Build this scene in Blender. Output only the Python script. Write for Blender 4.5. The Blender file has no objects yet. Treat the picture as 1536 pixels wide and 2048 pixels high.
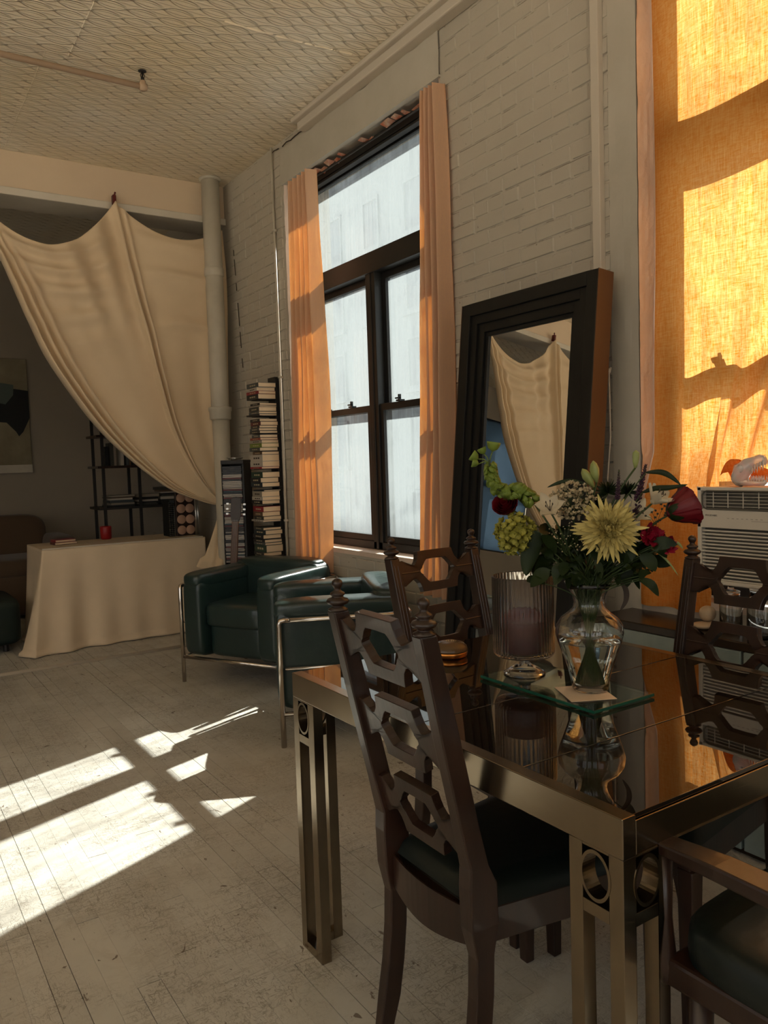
import bpy, bmesh, math, random
from mathutils import Vector, Matrix, Euler, noise
random.seed(7)
C = bpy.context.scene.collection
PI = math.pi
sc = bpy.context.scene
# ------------------------------------------------------------------ camera
F_PX, YAW, PITCH, ROLL, EYE = 1587.36, 0.583305, 0.0636772, 0.0328276, 1.30
fwd = Vector((math.sin(YAW)*math.cos(PITCH), math.cos(YAW)*math.cos(PITCH), -math.sin(PITCH)))
r0 = Vector((math.cos(YAW), -math.sin(YAW), 0)); d0 = fwd.cross(r0)
cr, sr = math.cos(ROLL), math.sin(ROLL)
RV = cr*r0 + sr*d0; DV = -sr*r0 + cr*d0
cam = bpy.data.cameras.new('camera'); co = bpy.data.objects.new('camera', cam); C.objects.link(co)
cam.sensor_fit = 'HORIZONTAL'; cam.sensor_width = 36; cam.lens = F_PX/1536*36; cam.clip_start = 0.02
co.matrix_world = Matrix(((RV.x, -DV.x, -fwd.x, 0), (RV.y, -DV.y, -fwd.y, 0), (RV.z, -DV.z, -fwd.z, EYE), (0, 0, 0, 1)))
sc.camera = co
def ray(x, y): return RV*(x-768) + DV*(y-1024) + fwd*F_PX
def at_x(x, y, X): d = ray(x, y); return Vector((0, 0, EYE)) + d*(X/d.x)
def at_y(x, y, Y): d = ray(x, y); return Vector((0, 0, EYE)) + d*(Y/d.y)
def at_r(x, y, R): d = ray(x, y); return Vector((0, 0, EYE)) + d*(R/math.hypot(d.x, d.y))
# ------------------------------------------------------------------ world, sun, exposure
sc.view_settings.view_transform = 'Standard'; sc.view_settings.look = 'None'
sc.view_settings.gamma = 1; sc.view_settings.use_curve_mapping = False
sc.view_settings.exposure = 1.30
W = bpy.data.worlds.new('sky'); sc.world = W; W.use_nodes = True
nt = W.node_tree; nt.nodes.clear()
sky = nt.nodes.new('ShaderNodeTexSky'); sky.sky_type = 'NISHITA'; sky.sun_disc = False
sky.sun_elevation = math.radians(41.7); sky.sun_rotation = math.radians(68.7); sky.dust_density = 3.0
bg = nt.nodes.new('ShaderNodeBackground'); bg.inputs['Strength'].default_value = 0.88
hz_ = nt.nodes.new('ShaderNodeMix'); hz_.data_type = 'RGBA'; hz_.inputs[0].default_value = .70; hz_.inputs[7].default_value = (1.0, .95, .88, 1)   # thin bright haze
dim = nt.nodes.new('ShaderNodeMix'); dim.data_type = 'RGBA'; dim.blend_type = 'MULTIPLY'; dim.inputs[0].default_value = 1; dim.inputs[7].default_value = (.09, .09, .09, 1)
ow = nt.nodes.new('ShaderNodeOutputWorld')
nt.links.new(sky.outputs[0], dim.inputs[6]); nt.links.new(dim.outputs[2], hz_.inputs[6]); nt.links.new(hz_.outputs[2], bg.inputs[0]); nt.links.new(bg.outputs[0], ow.inputs[0])
sl = bpy.data.lights.new('sun', 'SUN'); so = bpy.data.objects.new('sun', sl); C.objects.link(so)
sl.energy = 14.0; sl.angle = math.radians(0.6); sl.color = (1.0, 0.93, 0.80)
ts = Vector((math.cos(math.radians(41.7))*0.932, math.cos(math.radians(41.7))*0.363, math.sin(math.radians(41.7))))
so.rotation_euler = ts.to_track_quat('Z', 'Y').to_euler(); so.location = (8, 6, 9)
def portal(name, y0, y1, z0, z1, x=2.80, rot=None):
    l = bpy.data.lights.new(name, 'AREA'); l.shape = 'RECTANGLE'; l.size = z1-z0; l.size_y = abs(y1-y0)
    l.cycles.is_portal = True
    o = bpy.data.objects.new(name, l); C.objects.link(o)
    o.location = (x, (y0+y1)/2, (z0+z1)/2); o.rotation_euler = rot or (0, PI/2, 0)
    return o
WINS = [(3.18, 4.90), (0.28, 2.0), (-2.62, -0.90), (-4.85, -3.3)]  # last two openings are added out of view for more sun bounce
for (a, b) in WINS: portal('window_portal', a, b, 0.77, 3.18)
ADDED_LWINS = [(-4.6, -2.3), (-1.9, .4), (.8, 3.1)]     # added windows, unseen left of and behind the camera, to brighten the room
ADDED_BWINS = [(-4.5, -2.2), (-1.7, .6)]
for (a, b) in ADDED_LWINS: portal('added_left_portal', a, b, .55, 3.25, -5.12, (0, -PI/2, 0))
for (a, b) in ADDED_BWINS:
    o_ = portal('added_back_portal', a, b, .55, 3.25, rot=(PI/2, 0, 0)); o_.location = ((a+b)/2, -5.12, 1.9); o_.data.size, o_.data.size_y = b-a, 2.7
# ------------------------------------------------------------------ materials
def mat(name, col=(.5, .5, .5), rough=.6, metal=0, spec=.5, trans=0, ior=1.45, coat=0, bump=None, var=None, sheen=0, emit=None, rand=0):
    m = bpy.data.materials.new(name); m.use_nodes = True; t = m.node_tree; b = t.nodes['Principled BSDF']
    b.inputs['Base Color'].default_value = (*col, 1); b.inputs['Roughness'].default_value = rough
    b.inputs['Metallic'].default_value = metal; b.inputs['IOR'].default_value = ior
    b.inputs['Specular IOR Level'].default_value = spec; b.inputs['Transmission Weight'].default_value = trans
    b.inputs['Coat Weight'].default_value = coat; b.inputs['Sheen Weight'].default_value = sheen
    tc = t.nodes.new('ShaderNodeTexCoord')
    if var:   # (scale, second colour, stretch)
        sc_, c2, st = var
        mp = t.nodes.new('ShaderNodeMapping'); mp.inputs['Scale'].default_value = st
        n = t.nodes.new('ShaderNodeTexNoise'); n.inputs['Scale'].default_value = sc_; n.inputs['Detail'].default_value = 6
        n.inputs['Roughness'].default_value = .6
        r = t.nodes.new('ShaderNodeValToRGB'); r.color_ramp.elements[0].position = .35; r.color_ramp.elements[1].position = .65
        r.color_ramp.elements[0].color = (*col, 1); r.color_ramp.elements[1].color = (*c2, 1)
        t.links.new(tc.outputs['Object'], mp.inputs[0]); t.links.new(mp.outputs[0], n.inputs['Vector'])
        t.links.new(n.outputs['Fac'], r.inputs[0])
        out = r.outputs[0]
        if rand:
            oi = t.nodes.new('ShaderNodeObjectInfo'); mr = t.nodes.new('ShaderNodeMapRange')
            mr.inputs['To Min'].default_value = 1-rand; mr.inputs['To Max'].default_value = 1+rand
            hs = t.nodes.new('ShaderNodeHueSaturation')
            t.links.new(oi.outputs['Random'], mr.inputs[0]); t.links.new(mr.outputs[0], hs.inputs['Value'])
            t.links.new(out, hs.inputs['Color']); out = hs.outputs[0]
        t.links.new(out, b.inputs['Base Color'])
    if bump:  # (scale, strength, distance, stretch)
        bs, st, di, sx = bump
        mp = t.nodes.new('ShaderNodeMapping'); mp.inputs['Scale'].default_value = sx
        n = t.nodes.new('ShaderNodeTexNoise'); n.inputs['Scale'].default_value = bs; n.inputs['Detail'].default_value = 5
        bp = t.nodes.new('ShaderNodeBump'); bp.inputs['Strength'].default_value = st; bp.inputs['Distance'].default_value = di
        t.links.new(tc.outputs['Object'], mp.inputs[0]); t.links.new(mp.outputs[0], n.inputs['Vector'])
        t.links.new(n.outputs['Fac'], bp.inputs['Height']); t.links.new(bp.outputs[0], b.inputs['Normal'])
    if emit: b.inputs['Emission Color'].default_value = (*emit[0], 1); b.inputs['Emission Strength'].default_value = emit[1]
    return m
O1 = (1, 1, 1)
def N(t, typ, **kw):
    n = t.nodes.new(typ)
    for k, v in kw.items(): setattr(n, k, v)
    return n
def mth(t, op, a, b=None, c=None):
    n = t.nodes.new('ShaderNodeMath'); n.operation = op
    for i, v in enumerate((a, b, c)):
        if v is None: continue
        if isinstance(v, (int, float)): n.inputs[i].default_value = v
        else: t.links.new(v, n.inputs[i])
    return n.outputs[0]
def ramp(t, src, stops):
    r = t.nodes.new('ShaderNodeValToRGB'); e = r.color_ramp.elements
    while len(e) < len(stops): e.new(.5)
    for i, (p, c) in enumerate(stops): e[i].position = p; e[i].color = (*c, 1) if len(c) == 3 else c
    t.links.new(src, r.inputs[0]); return r.outputs[0]
def noise_tex(t, coord, scale, stretch=O1, detail=6, rough=.6, dist=0):
    mp = t.nodes.new('ShaderNodeMapping'); mp.inputs['Scale'].default_value = stretch
    n = t.nodes.new('ShaderNodeTexNoise'); n.inputs['Scale'].default_value = scale; n.inputs['Detail'].default_value = detail
    n.inputs['Roughness'].default_value = rough; n.inputs['Distortion'].default_value = dist
    t.links.new(coord, mp.inputs[0]); t.links.new(mp.outputs[0], n.inputs['Vector']); return n.outputs['Fac']
def mixc(t, fac, a, b, mode='MIX'):
    n = t.nodes.new('ShaderNodeMix'); n.data_type = 'RGBA'; n.blend_type = mode
    if isinstance(fac, (int, float)): n.inputs[0].default_value = fac
    else: t.links.new(fac, n.inputs[0])
    for i, v in ((6, a), (7, b)):
        if isinstance(v, tuple): n.inputs[i].default_value = (*v, 1)
        else: t.links.new(v, n.inputs[i])
    return n.outputs[2]

def brick_paint():
    m = mat('painted brick', (.46, .41, .33), .55); t = m.node_tree; b = t.nodes['Principled BSDF']
    g = N(t, 'ShaderNodeNewGeometry'); p = g.outputs['Position']
    n1 = noise_tex(t, p, 2.2); n2 = noise_tex(t, p, 40, detail=8); n3 = noise_tex(t, p, 9, detail=8, rough=.75)
    c = mixc(t, n1, (.50, .45, .36), (.42, .38, .31))
    spots = ramp(t, n2, [(.27, (1, 1, 1)), (.31, (0, 0, 0))])
    c = mixc(t, spots, c, (.16, .12, .08))
    sz = N(t, 'ShaderNodeSeparateXYZ'); t.links.new(p, sz.inputs[0])   # grime caught in some of the bed joints
    wv = mth(t, 'ADD', sz.outputs[2], mth(t, 'MULTIPLY', mth(t, 'SUBTRACT', noise_tex(t, p, 14), .5), .006))
    jd = mth(t, 'ABSOLUTE', mth(t, 'SUBTRACT', mth(t, 'FRACT', mth(t, 'ADD', mth(t, 'DIVIDE', mth(t, 'SUBTRACT', wv, .0983), .0685), .5)), .5))
    ln = mth(t, 'LESS_THAN', jd, .030); gm = ramp(t, noise_tex(t, p, 4.5, (1, 1, 3), detail=6, rough=.7), [(.53, (0, 0, 0)), (.60, (1, 1, 1))])
    c = mixc(t, mth(t, 'MULTIPLY', mth(t, 'MULTIPLY', ln, gm), .75), c, (.15, .12, .085))
    t.links.new(c, b.inputs['Base Color'])
    h = mth(t, 'ADD', mth(t, 'MULTIPLY', n3, 1.0), mth(t, 'MULTIPLY', n2, .35))
    bp = N(t, 'ShaderNodeBump'); bp.inputs['Strength'].default_value = .55; bp.inputs['Distance'].default_value = .006
    t.links.new(h, bp.inputs['Height']); t.links.new(bp.outputs[0], b.inputs['Normal'])
    return m
def plaster(name, c1, c2, rough=.7, s=3, bump=.3):
    m = mat(name, c1, rough); t = m.node_tree; b = t.nodes['Principled BSDF']
    g = N(t, 'ShaderNodeNewGeometry'); p = g.outputs['Position']
    c = mixc(t, ramp(t, noise_tex(t, p, s), [(.35, (0, 0, 0)), (.65, (1, 1, 1))]), c1, c2)
    t.links.new(c, b.inputs['Base Color'])
    bp = N(t, 'ShaderNodeBump'); bp.inputs['Strength'].default_value = bump; bp.inputs['Distance'].default_value = .006
    t.links.new(noise_tex(t, p, 14, detail=8), bp.inputs['Height']); t.links.new(bp.outputs[0], b.inputs['Normal'])
    return m
def tin():
    m = mat('pressed tin', (.55, .47, .34), .42); t = m.node_tree; b = t.nodes['Principled BSDF']
    g = N(t, 'ShaderNodeNewGeometry'); p = g.outputs['Position']
    s = N(t, 'ShaderNodeSeparateXYZ'); t.links.new(p, s.inputs[0])
    u = mth(t, 'DIVIDE', mth(t, 'SUBTRACT', s.outputs[0], 0.022), .147)
    v = mth(t, 'DIVIDE', s.outputs[1], .088)
    su = mth(t, 'ABSOLUTE', mth(t, 'SINE', mth(t, 'MULTIPLY', u, PI)))
    su = mth(t, 'MULTIPLY', mth(t, 'POWER', su, .8), .40)
    fv = mth(t, 'ABSOLUTE', mth(t, 'SUBTRACT', mth(t, 'FRACT', mth(t, 'ADD', v, .5)), .5))   # 0 at rows .. .5 between
    d1 = mth(t, 'ABSOLUTE', mth(t, 'SUBTRACT', fv, su))
    l1 = mth(t, 'SUBTRACT', 1, mth(t, 'SMOOTH_MIN', mth(t, 'DIVIDE', d1, .085), 1, .2))
    su2 = mth(t, 'MULTIPLY', su, .45); d2 = mth(t, 'ABSOLUTE', mth(t, 'SUBTRACT', fv, su2))
    l2 = mth(t, 'SUBTRACT', 1, mth(t, 'MINIMUM', mth(t, 'DIVIDE', d2, .05), 1))
    d3 = mth(t, 'ABSOLUTE', mth(t, 'SUBTRACT', fv, .47))
    l3 = mth(t, 'SUBTRACT', 1, mth(t, 'MINIMUM', mth(t, 'DIVIDE', d3, .07), 1))
    fu = mth(t, 'ABSOLUTE', mth(t, 'SUBTRACT', mth(t, 'FRACT', mth(t, 'ADD', u, .5)), .5))
    rr = mth(t, 'SQRT', mth(t, 'ADD', mth(t, 'POWER', mth(t, 'MULTIPLY', fu, 1.6), 2), mth(t, 'POWER', fv, 2)))
    kn = mth(t, 'SUBTRACT', 1, mth(t, 'MINIMUM', mth(t, 'DIVIDE', rr, .16), 1))
    h = mth(t, 'ADD', mth(t, 'ADD', l1, mth(t, 'MULTIPLY', l2, .55)), mth(t, 'ADD', mth(t, 'MULTIPLY', l3, .4), mth(t, 'MULTIPLY', kn, 1.5)))
    bp = N(t, 'ShaderNodeBump'); bp.inputs['Strength'].default_value = .9; bp.inputs['Distance'].default_value = .010
    t.links.new(h, bp.inputs['Height']); t.links.new(bp.outputs[0], b.inputs['Normal'])
    c = mixc(t, ramp(t, noise_tex(t, p, 1.3), [(.35, (0, 0, 0)), (.7, (1, 1, 1))]), (.88, .80, .66), (.85, .71, .48))
    t.links.new(c, b.inputs['Base Color'])
    return m
def floor_paint():
    m = mat('worn painted boards', (.5, .46, .38), .38); t = m.node_tree; b = t.nodes['Principled BSDF']
    g = N(t, 'ShaderNodeNewGeometry'); p = g.outputs['Position']
    oi = N(t, 'ShaderNodeObjectInfo')
    base = mixc(t, noise_tex(t, p, 2.5), (.49, .475, .425), (.63, .61, .55))
    base = mixc(t, mth(t, 'MULTIPLY', oi.outputs['Random'], .25), base, (.40, .37, .31))
    stain = ramp(t, noise_tex(t, p, 6, detail=9, rough=.75, dist=1.0), [(.52, (0, 0, 0)), (.72, (1, 1, 1))])
    base = mixc(t, mth(t, 'MULTIPLY', stain, .4), base, (.33, .29, .23))
    # scratches: thin lines of warped waves in two directions
    sc3 = ramp(t, noise_tex(t, p, 8.5, (3, 2.2, 1), detail=2, dist=1.8), [(.480, (0, 0, 0)), (.495, (1, 1, 1)), (.505, (1, 1, 1)), (.520, (0, 0, 0))])
    sc1 = ramp(t, noise_tex(t, p, 3.2, (1, 9, 1), detail=3, dist=2.2), [(.480, (0, 0, 0)), (.495, (1, 1, 1)), (.505, (1, 1, 1)), (.520, (0, 0, 0))])
    sc2 = ramp(t, noise_tex(t, p, 4.1, (7, 1.3, 1), detail=2, dist=2.5), [(.486, (0, 0, 0)), (.497, (1, 1, 1)), (.503, (1, 1, 1)), (.514, (0, 0, 0))])
    msk = ramp(t, noise_tex(t, p, 3.5, detail=4), [(.38, (0, 0, 0)), (.56, (1, 1, 1))])
    ss = mth(t, 'MULTIPLY', mth(t, 'MAXIMUM', mth(t, 'MAXIMUM', sc1, sc2), sc3), msk)
    base = mixc(t, mth(t, 'MULTIPLY', ss, .62), base, (.17, .14, .10))
    scu = ramp(t, noise_tex(t, p, 55, (1, .12, 1), detail=6, rough=.8, dist=1.5), [(.60, (0, 0, 0)), (.70, (1, 1, 1))])
    base = mixc(t, mth(t, 'MULTIPLY', mth(t, 'MULTIPLY', scu, msk), .45), base, (.22, .19, .15))
    blot = ramp(t, noise_tex(t, p, 1.1, detail=5, rough=.7), [(.50, (0, 0, 0)), (.68, (1, 1, 1))])
    base = mixc(t, mth(t, 'MULTIPLY', blot, .30), base, (.34, .30, .24))
    chip = ramp(t, noise_tex(t, p, 26, (1, .55, 1), detail=5, rough=.6, dist=.6), [(.310, (1, 1, 1)), (.325, (0, 0, 0))])
    base = mixc(t, mth(t, 'MULTIPLY', chip, .9), base, (.14, .10, .07))
    t.links.new(base, b.inputs['Base Color'])
    rg = mth(t, 'ADD', .30, mth(t, 'MULTIPLY', noise_tex(t, p, 8), .28)); t.links.new(rg, b.inputs['Roughness'])
    bp = N(t, 'ShaderNodeBump'); bp.inputs['Strength'].default_value = .25; bp.inputs['Distance'].default_value = .003
    t.links.new(mth(t, 'SUBTRACT', noise_tex(t, p, 20, (1, .2, 1)), mth(t, 'ADD', ss, chip)), bp.inputs['Height']); t.links.new(bp.outputs[0], b.inputs['Normal'])
    return m
def dirty_glass():
    m = bpy.data.materials.new('dirty pane'); m.use_nodes = True; t = m.node_tree; t.nodes.clear()
    g = N(t, 'ShaderNodeNewGeometry'); p = g.outputs['Position']
    tr = N(t, 'ShaderNodeBsdfTransparent'); tr.inputs[0].default_value = (.93, .97, 1, 1)
    tl = N(t, 'ShaderNodeBsdfTranslucent'); tl.inputs[0].default_value = (.165, .188, .198, 1)
    gl = N(t, 'ShaderNodeBsdfGlossy'); gl.inputs['Roughness'].default_value = .05
    st = noise_tex(t, p, 3.0, (1, 14, .5), detail=6, rough=.7); bl = noise_tex(t, p, 2.2, detail=8, rough=.65, dist=1.2)
    f = mth(t, 'ADD', mth(t, 'MULTIPLY', st, .34), mth(t, 'MULTIPLY', bl, .42))
    f = mth(t, 'SUBTRACT', mth(t, 'MULTIPLY', f, 1.9), .34); f = mth(t, 'MAXIMUM', mth(t, 'MINIMUM', f, .85), .1)
    mx = N(t, 'ShaderNodeMixShader'); t.links.new(f, mx.inputs[0]); t.links.new(tr.outputs[0], mx.inputs[1]); t.links.new(tl.outputs[0], mx.inputs[2])
    m2 = N(t, 'ShaderNodeMixShader'); m2.inputs[0].default_value = .05; t.links.new(mx.outputs[0], m2.inputs[1]); t.links.new(gl.outputs[0], m2.inputs[2])
    o = N(t, 'ShaderNodeOutputMaterial'); t.links.new(m2.outputs[0], o.inputs[0]); return m
def sheer(name, c1, c2, c_dif, holes=.12, tl_w=.75):
    m = bpy.data.materials.new(name); m.use_nodes = True; t = m.node_tree; t.nodes.clear()
    g = N(t, 'ShaderNodeNewGeometry'); p = g.outputs['Position']
    a = noise_tex(t, p, 120, (1, .16, 2.4), detail=4, rough=.75, dist=.3); b_ = noise_tex(t, p, 120, (1, 2.4, .16), detail=3, rough=.75, dist=.3)
    big = noise_tex(t, p, 4, detail=3)
    w = mth(t, 'MULTIPLY', mth(t, 'ADD', a, b_), .5)
    wr = ramp(t, w, [(.40, (0, 0, 0)), (.60, (1, 1, 1))])
    col = mixc(t, wr, c1, c2)
    tl = N(t, 'ShaderNodeBsdfTranslucent'); t.links.new(col, tl.inputs[0])
    df = N(t, 'ShaderNodeBsdfDiffuse'); df.inputs[0].default_value = (*c_dif, 1)
    mx = N(t, 'ShaderNodeMixShader'); mx.inputs[0].default_value = tl_w
    t.links.new(df.outputs[0], mx.inputs[1]); t.links.new(tl.outputs[0], mx.inputs[2])
    tr = N(t, 'ShaderNodeBsdfTransparent'); tr.inputs[0].default_value = (1, .93, .8, 1)
    m2 = N(t, 'ShaderNodeMixShader'); t.links.new(mth(t, 'MULTIPLY', wr, holes*2), m2.inputs[0])
    t.links.new(mx.outputs[0], m2.inputs[1]); t.links.new(tr.outputs[0], m2.inputs[2])
    o = N(t, 'ShaderNodeOutputMaterial'); t.links.new(m2.outputs[0], o.inputs[0]); return m
def dark_pane():
    m = bpy.data.materials.new('smoked glass'); m.use_nodes = True; t = m.node_tree; b = t.nodes['Principled BSDF']
    b.inputs['Base Color'].default_value = (.012, .008, .005, 1); b.inputs['Roughness'].default_value = .015
    b.inputs['IOR'].default_value = 1.9; return m
M = dict(
 brick=brick_paint(), tin=tin(), floor=floor_paint(), pane=dirty_glass(),
 plaster=plaster('painted lintel', (.50, .46, .38), (.45, .41, .33)),
 beam=plaster('painted beam', (.70, .55, .38), (.64, .50, .35), .5, 1.5, .15),
 beamlip=plaster('painted beam lip', (.66, .60, .50), (.58, .52, .42), .5, 3, .25),
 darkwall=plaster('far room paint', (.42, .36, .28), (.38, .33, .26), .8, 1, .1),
 jamb=plaster('pale painted reveal', (.72, .56, .44), (.62, .48, .38), .6, 6, .6),
 pipe=plaster('painted iron pipe', (.58, .53, .43), (.50, .46, .37), .45, 5, .35),
 black=mat('black painted window frame', (.012, .012, .011), .4, bump=(30, .2, .002, O1)),
 iron=mat('black iron', (.02, .018, .016), .5),
 rawbrick=mat('bare broken brick', (.42, .10, .04), .8, var=(30, (.5, .35, .25), O1), bump=(30, .8, .01, O1)),
 canvas=mat('natural canvas cloth', (.74, .58, .38), .8, sheen=.1, var=(2, (.69, .53, .34), O1), bump=(160, .12, .001, O1)),
 skirt=mat('cream table cloth', (.72, .58, .41), .8, var=(3, (.66, .53, .37), O1), bump=(120, .12, .001, O1)),
 orange=sheer('orange linen', (.80, .215, .008), (1.0, .56, .20), (.85, .36, .08), .010, .52),
 peach=sheer('peach orange cotton', (.34, .09, .012), (.55, .22, .04), (.82, .53, .34), .02, .34),
 leather=mat('dark green leather', (.010, .026, .023), .33, spec=.6, coat=.15, bump=(26, .3, .006, O1), var=(3, (.016, .034, .030), O1)),
 chrome=mat('chrome tube', (.62, .56, .50), .14, 1),
 brass=mat('brushed brass', (.32, .265, .19), .24, 1, bump=(40, .08, .002, (1, .1, 1)), var=(5, (.26, .21, .15), O1)),
 glasstop=dark_pane(),
 walnut=mat('dark walnut', (.016, .0075, .0045), .34, spec=.55, coat=.18, var=(14, (.036, .016, .010), (1, 1, .12)), bump=(60, .25, .002, (1, 1, .1))),
 seatleather=mat('black green seat leather', (.008, .013, .011), .38, bump=(40, .2, .003, O1)),
 mframe=mat('black stepped wood', (.010, .010, .009), .38, spec=.4),
 mside=mat('dark brown wood side', (.07, .035, .018), .45),
 mirror=mat('mirror silver', (.90, .90, .88), .0, 1),
 clear=mat('clear glass', (.98, 1, .99), .0, trans=1, ior=1.45),
 frost=mat('moulded clear glass', (.95, .93, .90), .12, trans=.55, ior=1.5, spec=.8),
 sprink=mat('old pinkish pipe paint', (.50, .36, .24), .5), dimmer=mat('pale window blind', (.3, .34, .38), .8),
 ribglass=mat('ribbed glass', (1, .93, .86), .01, trans=.985, ior=1.3),
 gedge=mat('green glass edge', (.02, .16, .10), .15, trans=.4, ior=1.5),
 green_glass=mat('green edged glass', (.72, .90, .82), .0, trans=1, ior=1.5),
 water=mat('water', (.95, .97, .88), .0, trans=1, ior=1.33),
 wax=mat('burgundy wax', (.055, .010, .012), .5),
 paper=mat('cream card', (.62, .50, .38), .7), pages=mat('book pages', (.66, .50, .32), .8, bump=(200, .3, .002, (.02, .02, 1))),
 white=mat('off white plastic', (.62, .56, .47), .45), grille=mat('dark grille', (.10, .09, .07), .6),
 marble=mat('grey green marble', (.20, .25, .24), .35, var=(8, (.26, .31, .29), O1)),
 darktop=mat('dark polished top', (.03, .018, .01), .25), stone=mat('smooth tan stone', (.52, .38, .24), .5),
 stem=mat('green stem', (.035, .06, .015), .5), leaf=mat('dark green leaf', (.008, .017, .003), .5, spec=.3, var=(9, (.015, .028, .005), O1)),
 bells=mat('lime green bells', (.16, .22, .03), .5), hyd=mat('green hydrangea petals', (.30, .28, .04), .6),
 mum=mat('pale yellow petals', (.68, .57, .22), .5), bud=mat('lily bud green', (.26, .30, .10), .45), whitep=mat('creamy white petals', (.60, .52, .37), .5),
 rose=mat('dark red petals', (.13, .003, .008), .45), carn=mat('crimson petals', (.26, .003, .022), .5), purple=mat('purple spike flower', (.05, .015, .035), .6),
 berry=mat('dark berry', (.02, .02, .012), .5), cream=mat('tiny cream blossom', (.44, .36, .22), .6),
 amber=mat('amber brown glaze', (.10, .055, .02), .25), copper=mat('copper rim', (.75, .28, .06), .3, 1),
 redp=mat('red enamel', (.30, .01, .01), .4), peachdisc=mat('peach disc', (.50, .30, .20), .6), silver=mat('silver tube', (.6, .6, .58), .3, 1),
 sofa=mat('brown mohair', (.10, .062, .035), .9, sheen=.2, bump=(40, .2, .003, O1)), greenc=mat('dark green cloth', (.008, .018, .014), .8),
 painting=mat('olive cream paint', (.24, .20, .12), .8, var=(3, (.36, .31, .20), O1)), ink=mat('black paint', (.008, .01, .009), .6), teal=mat('grey teal paint', (.10, .13, .11), .7),
 wood=mat('guitar neck wood', (.10, .045, .02), .4), redclip=mat('red clip', (.10, .008, .006), .4), cord=mat('dark cord', (.02, .012, .01), .7),
 facade=plaster('grey facade', (.17, .19, .21), (.14, .16, .18), .8, .5, .1), fglass=mat('facade window', (.08, .09, .11), .4), roadm=mat('pale bounce ground', (.88, .80, .68), .9),
 chipd=mat('dark chip', (.05, .035, .025), .8), dustw=mat('pale trim paint', (.55, .49, .40), .5), ink2=mat('grey print', (.25, .22, .18), .6),
)
def cover(i):
    cs = [(.02, .02, .02), (.10, .02, .02), (.05, .05, .04), (.30, .26, .20), (.02, .035, .04), (.16, .22, .03), (.25, .05, .03), (.45, .40, .33), (.06, .07, .07), (.28, .02, .03), (.12, .07, .04), (.02, .05, .03)]
    k = 'cover%d' % i
    if k not in M: M[k] = mat('book cover', cs[i], .45)
    return M[k]
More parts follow.
